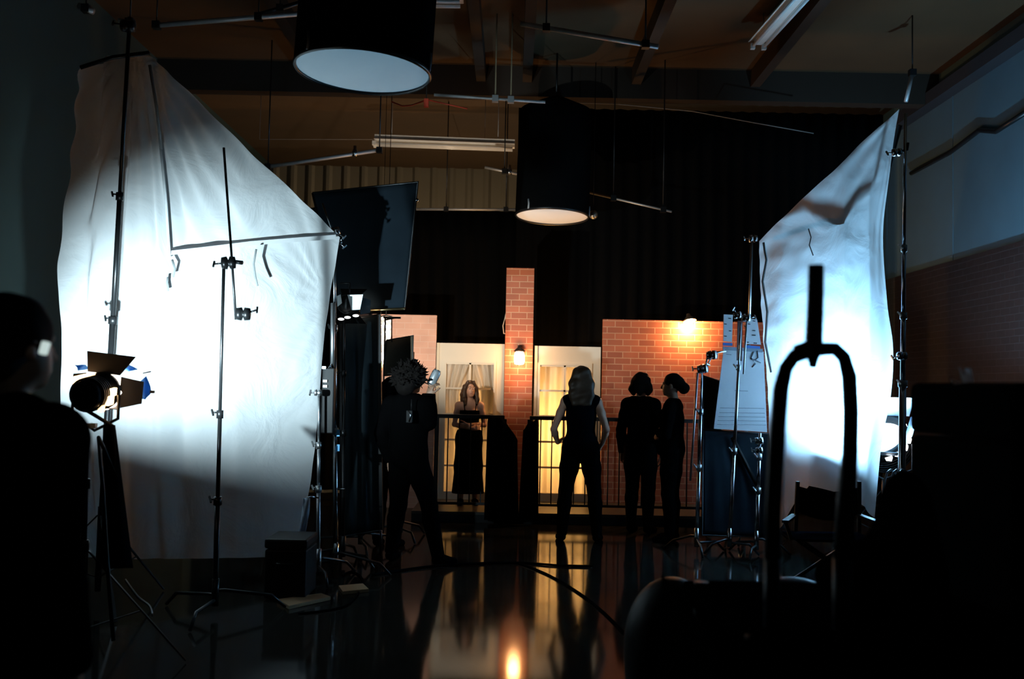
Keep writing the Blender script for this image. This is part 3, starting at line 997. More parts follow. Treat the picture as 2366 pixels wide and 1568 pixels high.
# ------------------------------------------------------------------ lights with barn doors
def barn_light(name, pos, target, label, R, L, door, mat=BLACK, vents=(), group=None, cat='stage light', lens_col=(1, 0.7, 0.4), lens_st=8.0, doors=('top', 'bottom', 'side', 'side2'), ang=(40, 38, 40, 40), tilt_up=Vector((0, 0, 1)), doormat=None):
    pos, target = Vector(pos), Vector(target)
    d = (target - pos).normalized()
    M = frame_of(d, tilt_up, pos)
    r = empty(name, pos, label, cat, group)
    MB().lathe([(R * 0.35, -L * 0.62), (R * 0.8, -L * 0.56), (R * 0.92, -L * 0.35), (R * 0.92, -L * 0.05), (R, -L * 0.04), (R, L * 0.18), (R * 1.10, L * 0.19), (R * 1.10, L * 0.30), (R * 0.93, L * 0.30), (R * 0.93, L * 0.02), (0.001, L * 0.0)], M, 30, cap=True).build('housing', mat, r)
    fins = MB()
    for k in range(5):
        z = -L * (0.08 + 0.085 * k)
        fins.lathe([(R * 0.9, z - 0.006), (R * 1.0, z - 0.006), (R * 1.0, z + 0.006), (R * 0.9, z + 0.006)], M, 30)
    fins.build('cooling_fins', mat, r)
    MB().lathe([(R * 0.90, L * 0.09), (R * 0.6, L * 0.15), (0.001, L * 0.18)], M, 30).build('lens', emit_mat('lens_glow_' + name, lens_col, lens_st), r)
    z0 = L * 0.30
    for kind, a in zip(doors, ang):
        a = math.radians(a)
        w0, w1 = R * 0.95, R * 1.45
        c, s = math.cos(a), math.sin(a)
        if kind in ('top', 'bottom'):
            sg = 1 if kind == 'top' else -1
            q = [(-w0, sg * R * 1.02, z0), (w0, sg * R * 1.02, z0), (w1, sg * (R * 1.02 + door * s), z0 + door * c), (-w1, sg * (R * 1.02 + door * s), z0 + door * c)]
        else:
            sg = 1 if kind == 'side' else -1
            q = [(sg * R * 1.02, -w0, z0), (sg * R * 1.02, w0, z0), (sg * (R * 1.02 + door * s), w0 * 0.7, z0 + door * c), (sg * (R * 1.02 + door * s), -w0 * 0.7, z0 + door * c)]
        MB().slab([M @ Vector(p) for p in q], 0.004).build('barn_door', doormat or mat, r)
    # vents that leak the lamp's own light
    for (u, v, z, su, sv, sz, st_v, colv) in vents:
        p = M @ Vector((u * R, v * R, z * L))
        MB().box(p, (su, sv, sz), M.to_3x3()).build('vent_and_spill', emit_mat('vent_glow_%s_%.1f' % (name, st_v), colv, st_v), r)
    return r, M


# the fresnel that fires into the muslin
KP = at(222, 906, 5.5)
KT = at(480, 830, 7.70)
kdir = (KT - KP).normalized()
WG = (1.0, 0.62, 0.30)
key, KM = barn_light('fresnel_lamp', KP, KT, 'black fresnel lamp with barn doors and blue gels aimed at the white muslin', 0.095, 0.29, 0.135,
                     vents=((0.84, 0.66, -0.06, 0.03, 0.045, 0.15, 9, WG), (0.50, 0.92, -0.02, 0.03, 0.016, 0.11, 5, WG), (-0.98, -0.30, -0.14, 0.018, 0.05, 0.075, 6, WG), (-0.78, -0.72, -0.34, 0.02, 0.035, 0.045, 3, WG), (-0.98, 0.15, -0.02, 0.02, 0.04, 0.06, 12, WG)),
                     lens_st=10.0, ang=(50, -28, 50, 46), tilt_up=Vector((0.10, 0, 1)), doormat=plain('barn_door_paint', (0.15, 0.135, 0.125), 0.5))
lamp('fresnel_light', 'SPOT', KM @ Vector((0, 0, 0.075)), (KT - KP), P_KEY, C_KEY, key, size=0.028, angle=84, blend=1.0)
lamp('fresnel_spill', 'POINT', KM @ Vector((0, 0, 0.11)), None, 1.5, WG, key, size=0.03)
MB().lathe([(0.100, 0.085), (0.112, 0.10), (0.108, 0.128), (0.100, 0.128)], KM, 30).build('glow_ring', emit_mat('gel_lit_glow', (1.0, 0.86, 0.72), 5.0), key)  # emissive ring stands in for lamplight glowing on the gel
# yoke and stand
yk = MB()
side = (KM.to_3x3() @ Vector((1, 0, 0)))
yk.tube([KP + side * 0.125, KP + side * 0.125 + Vector((0, 0, -0.13)), KP + Vector((0, 0, -0.21)), KP - side * 0.125 + Vector((0, 0, -0.13)), KP - side * 0.125], 0.009, 8)
yk.build('yoke', DARKSTEEL, key)
MB().box(at(210, 983, 5.5), (0.06, 0.03, 0.028)).build('name_plate', plain('white_sticker', (0.7, 0.74, 0.76), 0.5), key, label='small pale sticker under the lamp')
kf = footat(198, 5.5)
ks = stand('light_stand', kf, KP + Vector((-0.04, 0, -0.21)), 'black light stand under the fresnel lamp with blue gels', joints=(0.45, 0.75), radii=(0.018, 0.015, 0.012), mat=DARKSTEEL, yaw=0.2, leg_r=0.55, style='t')
for (px_, py_) in ((178, 1045), (176, 1075)):
    a_ = at(200, py_, 5.5)
    q = MB()
    q.tube([a_, at(px_, py_, 5.48)], 0.007, 8)
    q.box(at(px_ - 2, py_, 5.48), (0.016, 0.016, 0.045))
    q.build('knob', DARKSTEEL, ks)
cbl = MB().tube([KP + side * 0.10 + Vector((0, 0, -0.08)), at(262, 985, 5.45), at(268, 1100, 5.45), at(240, 1035, 5.4), at(228, 1010, 5.45), at(238, 1130, 5.45), at(248, 1300, 5.4), at(262, 1480, 5.35)], 0.011, 8).build('power_cable', BLACK, key)
# black cloth bag hung from the head's stand
e = MB()
Q = []
for j in range(16):
    v = j / 15
    x0_, x1_ = 238 - 4 * v + (-8 if v > 0.8 else 0), 262 + 42 * v
    Q.append([at(x0_ + (x1_ - x0_) * u, 982 + 330 * v, 5.62 + 0.05 * math.sin(u * 7)) for u in [k / 10 for k in range(11)]])
o = e.grid(Q).build('hanging_cloth', BLACKCLOTH)
s_ = o.modifiers.new('solid', 'SOLIDIFY')
s_.thickness = 0.01
tag(o, 'black cloth hanging from the stand of the fresnel lamp', 'cloth')
# blue gels clipped in front of the doors
GEL = cloth_mat('blue_gel', (0.16, 0.46, 0.92), 0.75, bump=0.6)
for quadp, lab in ((((172, 843), (200, 842), (202, 852), (182, 856)), 'small corner of blue gel behind the upper barn door of the fresnel lamp'),
                   (((286, 915), (340, 868), (349, 905), (338, 922)), 'blue gel sheet clipped beside the lower barn door of the fresnel lamp'),
                   (((258, 846), (300, 842), (318, 853), (300, 858)), 'crumpled blue gel strip over the top of the fresnel lamp')):
    c = [at(x, y, 5.72) for x, y in quadp]
    P = []
    for j in range(9):
        row = []
        for i in range(9):
            u, v = i / 8, j / 8
            p = c[0] * (1 - u) * (1 - v) + c[1] * u * (1 - v) + c[2] * u * v + c[3] * (1 - u) * v
            row.append(p + Vector((0, 1, 0)) * (0.012 * math.sin(5 * u + 4 * v)))
        P.append(row)
    o = MB().grid(P).build('gel_sheet', GEL)
    s_ = o.modifiers.new('solid', 'SOLIDIFY')
    s_.thickness = 0.002
    tag(o, lab, 'lighting gel')
gc = empty('gel_clip', at(352, 904, 5.72), 'black clip at the tip of the blue gel sheet', 'clip')
MB().box(at(352, 905, 5.72), (0.022, 0.02, 0.016)).build('jaw', BLACK, gc)
MB().tube([at(330, 862, 5.70), at(349, 858, 5.70)], 0.004, 6).build('peg', BLACK, gc)

# the daylight head behind the silk
HP = at(2042, 1022, 9.9)
HT = at(1945, 815, 9.14)
hv = []
CB = (0.85, 0.93, 1.0)
for k, a in enumerate((-62, -40, -18, 4, 26, 48)):
    a = math.radians(a)
    hv.append((1.02 * math.cos(a), 0.99 * math.sin(a), 0.10, 0.05, 0.05, 0.045, 14.0, CB))
hmi, HM = barn_light('daylight_lamp', HP, HT, 'large black lamp with a barn door glowing behind the edge of the silk', 0.24, 0.42, 0.26, vents=hv, lens_col=(0.7, 0.88, 1.0), lens_st=12.0, ang=(4, 30, 38, 40), doors=('top', 'bottom', 'side', 'side2'), doormat=plain('blue_grey_door', (0.30, 0.36, 0.42), 0.5))
lamp('daylight_light', 'AREA', HM @ Vector((0, 0, 0.16)), HM.to_3x3() @ Vector((0, 0, 1)), P_HMI, C_HMI, hmi, size=0.36, angle=150)
q = MB()
sd = HM.to_3x3() @ Vector((1, 0, 0))
q.tube([HP + sd * 0.28, HP + sd * 0.28 + Vector((0, 0, -0.25)), HP + Vector((0, 0, -0.36)), HP - sd * 0.28 + Vector((0, 0, -0.25)), HP - sd * 0.28], 0.014, 8)
q.build('yoke', DARKSTEEL, hmi)
stand('light_stand', (HP.x, HP.y, 0), HP + Vector((0, 0, -0.36)), 'stand under the large daylight lamp behind the silk', joints=(0.5,), radii=(0.022, 0.018), mat=DARKSTEEL, yaw=0.4, leg_r=0.5, style='t')

# tall silver stand beside the silk
ts = stand('roller_stand', footat(2082, 8.3), at(2092, 262, 8.3), 'tall silver stand beside the glowing diffusion silk', joints=(0.40, 0.55, 0.70), radii=(0.030, 0.021, 0.017, 0.014), yaw=0.9, leg_r=0.55, cat='stand', style='t')
grip_head(ts, at(2072, 352, 8.28), (1, 0, 0.1), STEEL, (-1, 0, -0.1), 0.8)
MB().tube([at(2070, 352, 8.3), at(2096, 346, 8.3), at(2098, 330, 8.3)], 0.012, 8).build('arm', DARKSTEEL, ts)
grip_head(ts, at(2084, 822, 8.26), (1, 0.1, 0.0), STEEL, (-1, 0, -0.2), 0.8)

# low corner stand of the silk
rs = stand('roller_stand', footat(1718, 10.6), at(1737, 552, 10.3), 'dark stand at the low corner of the diffusion silk above the white board', joints=(0.4, 0.7), radii=(0.02, 0.017, 0.014), mat=DULLSTEEL, yaw=0.2, cat='stand')
grip_head(rs, at(1740, 551, 10.2), (1, 0, 0), STEEL, (-1, 0, 0.0), 0.9)
tag(MB().tube(pts((1764, 560, 10.15), (1771, 600, 10.13), (1762, 650, 10.15), (1773, 720, 10.12), (1768, 790, 10.15), (1782, 860, 10.1)), 0.012, 6).build('silk_hem_cord', plain('tie_grey', (0.22, 0.23, 0.23), 0.8)), 'laced cord along the low edge of the diffusion silk', 'cord')

# open-faced light over the set, beside the black flags
SP = at(806, 704, 8.75)
ST = at(985, 760, YW)
WS = (1.0, 0.84, 0.66)
sl, SM = barn_light('open_face_lamp', SP, ST, 'small lamp with a pale barn door above the dark floppy flag by the muslin stand', 0.085, 0.22, 0.12, lens_col=(1.0, 0.75, 0.5), lens_st=6.0, ang=(35, 35, 35, 35), doors=('top', 'bottom', 'side2'))
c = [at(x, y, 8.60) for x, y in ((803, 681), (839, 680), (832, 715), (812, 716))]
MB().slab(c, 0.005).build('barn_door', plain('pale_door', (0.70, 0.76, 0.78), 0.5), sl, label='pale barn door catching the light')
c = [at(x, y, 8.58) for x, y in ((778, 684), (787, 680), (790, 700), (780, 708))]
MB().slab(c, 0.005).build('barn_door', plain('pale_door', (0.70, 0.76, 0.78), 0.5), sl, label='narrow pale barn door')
for px_, py_ in ((788, 737), (803, 733), (822, 729)):
    MB().ball(at(px_, py_, 8.62), (0.028, 0.015, 0.012)).build('vent_and_spill', emit_mat('spill_glow', (0.95, 0.9, 0.88), 2.2), sl)  # glowing blobs stand in for the bright spill under this lamp
MB().tube([at(786, 655, 8.7), at(808, 654, 8.7), at(806, 690, 8.72)], 0.010, 8).build('yoke', DARKSTEEL, sl)
lamp('open_face_light', 'SPOT', SM @ Vector((0, 0, 0.12)), ST - SP, P_OPEN, WS, sl, size=0.05, angle=62, blend=0.7)
stand('light_stand', footat(794, 8.75), at(795, 722, 8.75), 'dark stand under the small lamp with the pale barn door', joints=(0.5, 0.75), radii=(0.016, 0.013, 0.011), mat=DARKSTEEL, yaw=1.4, leg_r=0.4)


# the lamp that stands hidden behind the dark floppy and lights the set
TP = at(926, 822, 10.25)
TT = at(1050, 840, YW)
tl, TM = barn_light('set_lamp', TP, TT, 'lamp hidden behind the small brown flag and lighting the cream doors', 0.07, 0.20, 0.09, lens_col=(1.0, 0.75, 0.5), lens_st=8.0, ang=(60, -41, 50, 22))
lamp('set_light', 'SPOT', TM @ Vector((0, 0, 0.052)), TT - TP, P_SET, WS, tl, size=0.012, angle=132, blend=0.75)
stand('light_stand', footat(926, 10.25), TP + Vector((0, 0, -0.09)), 'dark stand of the lamp hidden behind the small brown flag', joints=(0.5, 0.75), radii=(0.016, 0.013, 0.011), mat=DARKSTEEL, yaw=1.0, leg_r=0.4)
# unseen flood lamp added behind the black case to wash the far wall blue
FP = at(2262, 1010, 8.9)
FT = Vector((XR, 11.4, 4.45))
fl_, FM_ = barn_light('added_flood_lamp', FP, FT, 'added black flood lamp, unseen beyond the tall black case, brightening the pale upper wall', 0.13, 0.28, 0.14, lens_col=(0.6, 0.85, 1.0), lens_st=4.0, ang=(45, 30, 45, 45))
lamp('added_flood_light', 'SPOT', FM_ @ Vector((0, 0, 0.10)), FT - FP, P_FLOOD_ADDED, C_HMI, fl_, size=0.05, angle=74, blend=0.6)
stand('light_stand', (FP.x, FP.y, 0), FP + Vector((0, 0, -0.15)), 'dark stand of the added flood lamp beyond the tall black case', joints=(0.5,), radii=(0.018, 0.014), mat=DARKSTEEL, yaw=0.2, leg_r=0.4)
# unseen lamp added beyond the curtain to warm the corrugated wall
wl = stage_lamp('added_back_lamp', (-0.9, 17.2, 2.0), None, P_BACK_ADDED, (1.0, 0.76, 0.48), 'added lamp standing beyond the black curtain to brighten the corrugated wall')


# ------------------------------------------------------------------ flags and boards
def flag(name, quad, label, mat, th=0.02, frame=True, folds=0.0, cat='flag', n=20):
    c = [Vector(p) for p in quad]
    r = empty(name, c[3], label, cat)
    P = []
    nr = (c[1] - c[0]).cross(c[3] - c[0]).normalized()
    for j in range(n + 1):
        row = []
        for i in range(n + 1):
            u, v = i / n, j / n
            p = c[0] * (1 - u) * (1 - v) + c[1] * u * (1 - v) + c[2] * u * v + c[3] * (1 - u) * v
            k = min(u, 1 - u, v, 1 - v) * 6
            row.append(p + nr * (folds * min(1, k) * (math.sin(u * 17 + 2 * v) + 0.6 * math.sin(u * 31 - 3 * v + 1))))
        P.append(row)
    o_ = MB().grid(P).build('fabric', mat, r)
    s = o_.modifiers.new('solid', 'SOLIDIFY')
    s.thickness = 0.004
    if frame:
        MB().tube([c[0], c[1], c[2], c[3], c[0]], th / 2, 8).build('frame', DARKSTEEL, r)
    return r


YF = 9.2
fl = flag('black_flag', [at(722, 446, YF), at(966, 420, YF), at(935, 713, YF), at(786, 716, YF)], 'big navy-black flag panel behind the low corner of the muslin', NAVY, 0.022, folds=0.004)
MB().ball(at(963, 462, YF - 0.02), 0.018).build('corner_clip', STEEL, fl)
MB().tube([at(830, 718, YF - 0.02), at(935, 713, YF - 0.02)], 0.012, 8).build('lower_bar', plain('brass_bar', (0.6, 0.42, 0.2), 0.35, 1.0), fl)
stand('grip_stand', footat(834, 9.45), at(868, 440, 9.28), 'black stand holding the big navy-black flag panel', joints=(0.4, 0.7), mat=DARKSTEEL, yaw=0.8, cat='grip stand')
fl = flag('black_floppy', [at(788, 741, 9.05), at(876, 727, 9.15), at(881, 1225, 9.15), at(790, 1240, 9.05)], 'upright dark floppy flag hanging between the muslin stand and the spiky-haired person', plain('floppy_cloth', (0.012, 0.018, 0.022), 0.85, bump=0.4, scale=2.5, var=0.4, spec=0.05), 0.03, folds=0.012)
MB().bar(at(876, 727, 9.15), at(881, 1225, 9.15), 0.05, 0.03).build('edge_batten', BLACK, fl)
for a_, b_ in (((786, 741), footat(790, 9.05)), ((880, 1225), footat(882, 9.15))):
    MB().tube([at(*a_, 9.07), b_], 0.012, 8).build('leg', DARKSTEEL, fl)
# foil and gels behind the floppy
P = []
for j in range(18):
    row = []
    for i in range(12):
        u, v = i / 11, j / 17
        p = at(876 + (31 - 10 * v) * u, 731 + 110 * v, 11.2)
        row.append(p + Vector((0, 0.05 * noise.noise(Vector((u * 5, v * 9, 1.7))), 0)))
    P.append(row)
o = MB().grid(P, False).build('foil_sheet', plain('silver_foil', (0.75, 0.74, 0.74), 0.35, 0.75, scale=30))
s_ = o.modifiers.new('solid', 'SOLIDIFY')
s_.thickness = 0.003
tag(o, 'crumpled silver foil sheet hanging behind the edge of the dark floppy flag', 'foil')
q_ = at(892, 732, 11.2)
MB().tube([at(880, 731, 11.2), at(892, 728, 11.2), at(906, 731, 11.2)], 0.008, 6).build('hanging_bar', BLACK, o)
MB().tube([at(892, 728, 11.2), (q_.x, 11.2, HC)], 0.004, 6).build('hanging_cord', BLACK, o)
e = empty('gel_strip', at(880, 850, 11.1), 'narrow orange and green gel strip glinting below the silver foil', 'gel strip')
MB().slab([at(x, y, 11.1) for x, y in ((870, 858), (883, 850), (880, 885), (868, 885))], 0.004).build('orange_strip', plain('orange_gel', (0.75, 0.28, 0.06), 0.4), e)
MB().slab([at(x, y, 11.1) for x, y in ((875, 838), (884, 836), (884, 849), (874, 851))], 0.004).build('green_strip', plain('green_gel', (0.35, 0.75, 0.3), 0.4), e)
MB().slab([at(x, y, 11.1) for x, y in ((877, 815), (887, 812), (886, 833), (876, 837))], 0.004).build('white_strip', plain('white_gel', (0.9, 0.88, 0.85), 0.4), e)
MB().tube([Vector((at(880, 735, 11.1).x, 11.1, HC)), at(880, 735, 11.1), at(882, 860, 11.1)], 0.003, 6).build('cord', BLACK, e)
sf = flag('small_flag', [at(893, 786, 9.8), at(955, 775, 9.8), at(953, 862, 9.8), at(886, 868, 9.8)], 'small brown flag standing against the pink brick flat above the spiky hair', plain('brown_flag', (0.07, 0.05, 0.028), 0.8), 0.016)
MB().tube([at(886, 733, 9.78), at(926, 734, 9.78)], 0.010, 8).build('rod', DARKSTEEL, sf)
MB().tube([at(905, 734, 9.79), at(905, 790, 9.79)], 0.006, 8).build('drop_rod', DARKSTEEL, sf)
MB().tube([at(912, 734, 9.78), Vector((TP.x - 0.15, TP.y - 0.15, at(912, 734, 9.78).z))], 0.009, 8).build('arm', DARKSTEEL, sf)
MB().tube([Vector((TP.x - 0.15, TP.y - 0.15, at(912, 734, 9.78).z + 0.03)), Vector((TP.x - 0.15, TP.y - 0.15, 1.25)), Vector((TP.x, TP.y, 1.25))], 0.009, 8).build('riser', DARKSTEEL, sf)

# white marked board by the silk
YBd = 10.0
wb = empty('white_board', at(1710, 995, YBd), 'white board with two ruled uprights and a blue tape band beside the silk', 'board')
BOARD = plain('white_card', (0.78, 0.78, 0.82), 0.7, var=0.03)
MB().slab([at(x, y, YBd) for x, y in ((1672, 806), (1764, 812), (1772, 998), (1649, 990))], 0.012).build('panel', BOARD, wb)
MB().slab([at(x, y, YBd) for x, y in ((1672, 726), (1693, 727), (1691, 790), (1671, 788))], 0.012).build('upright', BOARD, wb)
MB().slab([at(x, y, YBd) for x, y in ((1725, 735), (1749, 738), (1758, 796), (1724, 794))], 0.012).build('upright', BOARD, wb)
for q_ in (((1670, 791), (1692, 792), (1692, 799), (1670, 798)), ((1724, 797), (1756, 800), (1756, 806), (1724, 804))):
    MB().slab([at(x, y, YBd - 0.004) for x, y in q_], 0.012).build('tape_band', plain('blue_band', (0.06, 0.18, 0.50), 0.5), wb)
MB().slab([at(x, y, YBd - 0.002) for x, y in ((1670, 800), (1762, 806), (1762, 814), (1670, 808))], 0.016).build('ledge', plain('grey_ledge', (0.22, 0.25, 0.30), 0.6), wb)
tk = MB()
for x, y, l in ((1686, 735, 6), (1676, 748, 6), (1687, 764, 6), (1676, 776, 6), (1742, 741, 6), (1730, 748, 7), (1742, 763, 6), (1742, 774, 8), (1728, 790, 5), (1745, 792, 8)):
    tk.slab([at(x - l / 2, y - 0.9, YBd - 0.009), at(x + l / 2, y - 0.9 + 0.5, YBd - 0.009), at(x + l / 2, y + 0.9 + 0.5, YBd - 0.009), at(x - l / 2, y + 0.9, YBd - 0.009)], 0.003)
tk.build('tick_marking', BLACK, wb)
tk = MB()
for x0_, x1_, y in ((1698, 1728, 902), (1664, 1766, 942), (1662, 1767, 953), (1660, 1768, 962), (1658, 1769, 971), (1657, 1770, 980), (1678, 1690, 818)):
    tk.slab([at(x0_, y - 0.6, YBd - 0.009), at(x1_, y + 0.6, YBd - 0.009), at(x1_, y + 1.8, YBd - 0.009), at(x0_, y + 0.6, YBd - 0.009)], 0.003)
tk.build('ruled_line_marking', plain('pencil_grey', (0.25, 0.26, 0.3), 0.7), wb)
tk = MB()
for q_ in (((1742, 812), (1736, 826), (1742, 834)), ((1750, 810), (1752, 826), (1744, 832)), ((1734, 828), (1750, 834), (1758, 838)), ((1738, 848), (1746, 840))):
    tk.tube([at(x, y, YBd - 0.012) for x, y in q_], 0.005, 6)
tk.build('scribble_marking', plain('pencil_dark', (0.12, 0.13, 0.16), 0.7), wb)

# grip stands that hold the board and the dark flag
s1 = stand('grip_stand', footat(1610, 9.7), at(1622, 862, 9.7), 'silver grip stand with two round heads by the black flag', joints=(0.45, 0.78), radii=(0.019, 0.016, 0.011), yaw=2.6, cat='grip stand', leg_r=0.34)
grip_head(s1, at(1624, 852, 9.66), (1, -0.6, 0.2), STEEL, (-1, 0, 0), 1.0)
grip_head(s1, at(1645, 820, 9.66), (1, -0.6, 0.1), STEEL, (-0.4, 0, -1), 1.0)
MB().tube([at(1630, 846, 9.7), at(1634, 826, 9.68), at(1645, 815, 9.66), at(1678, 811, 9.66)], 0.010, 8).build('arm', STEEL, s1)
MB().tube([at(1612, 860, 9.75), at(1604, 980, 9.75), at(1595, 1110, 9.78)], 0.011, 8).build('arm', DULLSTEEL, s1)
s2 = stand('grip_stand', footat(1686, 9.75), at(1712, 745, 9.75), 'silver grip stand leaning across the white board', joints=(0.42, 0.80), radii=(0.019, 0.016, 0.010), yaw=1.5, cat='grip stand', leg_r=0.30)
grip_head(s2, at(1704, 728, 9.72), (1, -0.5, 0.2), STEEL, (-0.5, -0.3, 0.6), 0.8)
grip_head(s2, at(1724, 734, 9.72), (1, -0.5, 0.0), STEEL, (1, 0, 0.1), 0.9)
MB().tube([at(1726, 736, 9.72), at(1722, 800, 9.70), at(1718, 864, 9.70)], 0.010, 8).build('arm', DULLSTEEL, s2)
MB().slab([at(x, y, 9.78) for x, y in ((1704, 740), (1716, 742), (1714, 834), (1702, 832))], 0.01).build('blade', plain('dark_red_card', (0.08, 0.05, 0.05), 0.6), s2)
s3 = stand('grip_stand', footat(1748, 9.6), at(1756, 1000, 9.6), 'short silver grip stand in front of the lower edge of the white board', joints=(0.5, 0.8), radii=(0.021, 0.018, 0.014), yaw=0.1, cat='grip stand', leg_r=0.34)
grip_head(s3, at(1754, 1018, 9.56), (1, -0.4, 0.1), STEEL, (-1, 0, 0), 0.8)
grip_head(s3, at(1754, 1040, 9.56), (1, -0.4, 0.1), STEEL, (-1, 0, 0), 0.7)
bf = flag('black_flag', [at(1624, 868, 10.15), at(1668, 882, 10.15), at(1660, 1225, 10.15), at(1622, 1225, 10.15)], 'black flag edge standing between the round-headed grip stand and the white board', BLACKCLOTH, 0.02)
bf = flag('black_floppy', [at(1624, 992, 10.12), at(1778, 1002, 10.12), at(1778, 1240, 10.12), at(1622, 1236, 10.12)], 'blue-black cloth hanging below the white board', NAVY, 0.02, folds=0.012)
MB().tube([at(1692, 1010, 10.07), at(1728, 1080, 10.07), at(1756, 1132, 10.07)], 0.022, 8).build('brace', BLACK, bf)

# director's chair behind the fork
YD = 8.1
dc = empty('director_chair', footat(1860, YD), 'dark folding chair with a sling back in front of the diffusion silk', 'chair')
WD = plain('dark_chair_wood', (0.02, 0.016, 0.012), 0.5)
p0, p1 = at(1841, 1180, YD), at(1985, 1180, YD)
P = []
for j in range(7):
    v = j / 6
    row = []
    for i in range(13):
        u = i / 12
        sag = 22 * math.sin(math.pi * u) + 6 * u
        row.append(at(1842 + 143 * u, 1122 + 60 * v + sag * (0.55 + 0.25 * v), YD + 0.03 * math.sin(math.pi * u)))
    P.append(row)
o_ = MB().grid(P).build('backrest', plain('navy_canvas', (0.004, 0.005, 0.008), 0.95, spec=0.0), dc)
s_ = o_.modifiers.new('solid', 'SOLIDIFY')
s_.thickness = 0.006
zs = 0.44
xl, xr_ = footat(1838, YD).x, footat(1985, YD).x
for x, pxx in ((xl, 1843), (xr_, 1985)):
    tp = at(pxx, 1112, YD)
    MB().bar((x, YD, zs), tp, 0.028, 0.028).build('back_post', WD, dc)
    za = at(pxx, 1190, YD).z
    MB().bar((x - 0.0, YD + 0.02, za), (x - (0.20 if x == xl else 0.0), YD - 0.42, za), 0.05, 0.02).build('arm', WD, dc)
    MB().bar((x - (0.20 if x == xl else 0.0), YD - 0.42, za), (x - (0.15 if x == xl else 0.0), YD - 0.42, zs), 0.025, 0.025).build('arm_post', WD, dc)
MB().box(((xl + xr_) / 2 - 0.06, YD - 0.22, zs), (xr_ - xl + 0.1, 0.44, 0.02)).build('seat', plain('navy_canvas', (0.004, 0.005, 0.008), 0.95, spec=0.0), dc)
for yy in (YD, YD - 0.42):
    MB().bar((xl - 0.05, yy, zs - 0.02), (xr_, yy, 0.04), 0.025, 0.025).build('leg', WD, dc)
    MB().bar((xr_, yy, zs - 0.02), (xl - 0.05, yy, 0.04), 0.025, 0.025).build('leg', WD, dc)
for x in (xl - 0.05, xr_):
    MB().bar((x, YD + 0.03, 0.02), (x, YD - 0.45, 0.02), 0.03, 0.03).build('foot_rail', WD, dc)

# ------------------------------------------------------------------ floor clutter
bb0 = ground(655, 1388)
tr_ = empty('storage_box', (bb0.x, bb0.y + 0.2, 0), 'black equipment trunk on the floor below the muslin', 'trunk')
hz = at(655, 1246, bb0.y).z
MB().box((bb0.x, bb0.y + 0.22, hz * 0.42), (0.30, 0.40, hz * 0.80)).build('body', BLACK, tr_, bevel=0.012)
MB().box((bb0.x, bb0.y + 0.22, hz * 0.92), (0.31, 0.41, hz * 0.16)).build('lid', BLACK, tr_, bevel=0.015)
MB().tube([(bb0.x - 0.06, bb0.y + 0.015, hz * 0.6), (bb0.x - 0.06, bb0.y - 0.005, hz * 0.6), (bb0.x + 0.06, bb0.y - 0.005, hz * 0.6), (bb0.x + 0.06, bb0.y + 0.015, hz * 0.6)], 0.008, 8).build('handle', DARKSTEEL, tr_)
BW = plain('plywood', (0.30, 0.17, 0.08), 0.6, scale=5)
for q_, lab in ((((640, 1392), (742, 1378), (764, 1386), (668, 1408)), 'flat plywood board on the floor in front of the black trunk'),
                (((782, 1360), (838, 1355), (852, 1368), (792, 1374)), 'small plywood board on the floor near the silver muslin stand')):
    g = [ground(x, y) for x, y in q_]
    mb = MB()
    mb._add([p + Vector((0, 0, 0.002)) for p in g] + [p + Vector((0, 0, 0.026)) for p in g], [(3, 2, 1, 0), (4, 5, 6, 7), (0, 1, 5, 4), (1, 2, 6, 5), (2, 3, 7, 6), (3, 0, 4, 7)])
    o = mb.build('plywood_board', BW)
    tag(o, lab, 'board')


def floor_cable(pp, label, r=0.012, mat=None, name='floor_cable'):
    g = [ground(x, y) + Vector((0, 0, r)) for x, y in pp]
    sm = []
    for i in range(len(g) - 1):
        a0, a1, a2, a3 = g[max(0, i - 1)], g[i], g[i + 1], g[min(len(g) - 1, i + 2)]
        for k in range(8):
            f = k / 8
            sm.append(0.5 * ((2 * a1) + (a2 - a0) * f + (2 * a0 - 5 * a1 + 4 * a2 - a3) * f * f + (3 * a1 - a0 - 3 * a2 + a3) * f ** 3))
    sm.append(g[-1])
    return tag(MB().tube(sm, r, 8).build(name, mat or BLACKCLOTH), label, 'cable')


floor_cable([(860, 1330), (980, 1312), (1090, 1304), (1200, 1302), (1290, 1308), (1370, 1310)], 'black cable lying across the floor below the feet of the woman seen from behind', 0.010)
floor_cable([(1190, 1300), (1260, 1326), (1330, 1366), (1390, 1412), (1440, 1462)], 'black cable curving forward over the shiny floor from the crossing cable', 0.008)
floor_cable([(290, 1340), (318, 1378), (345, 1400), (352, 1420)], 'short pale cable on the floor near the fresnel lamp stand', 0.006, plain('pale_cable', (0.4, 0.38, 0.36), 0.4))
floor_cable([(690, 1420), (800, 1400), (838, 1345), (815, 1322), (790, 1330)], 'thin cable looping by the foot of the silver muslin stand', 0.007)

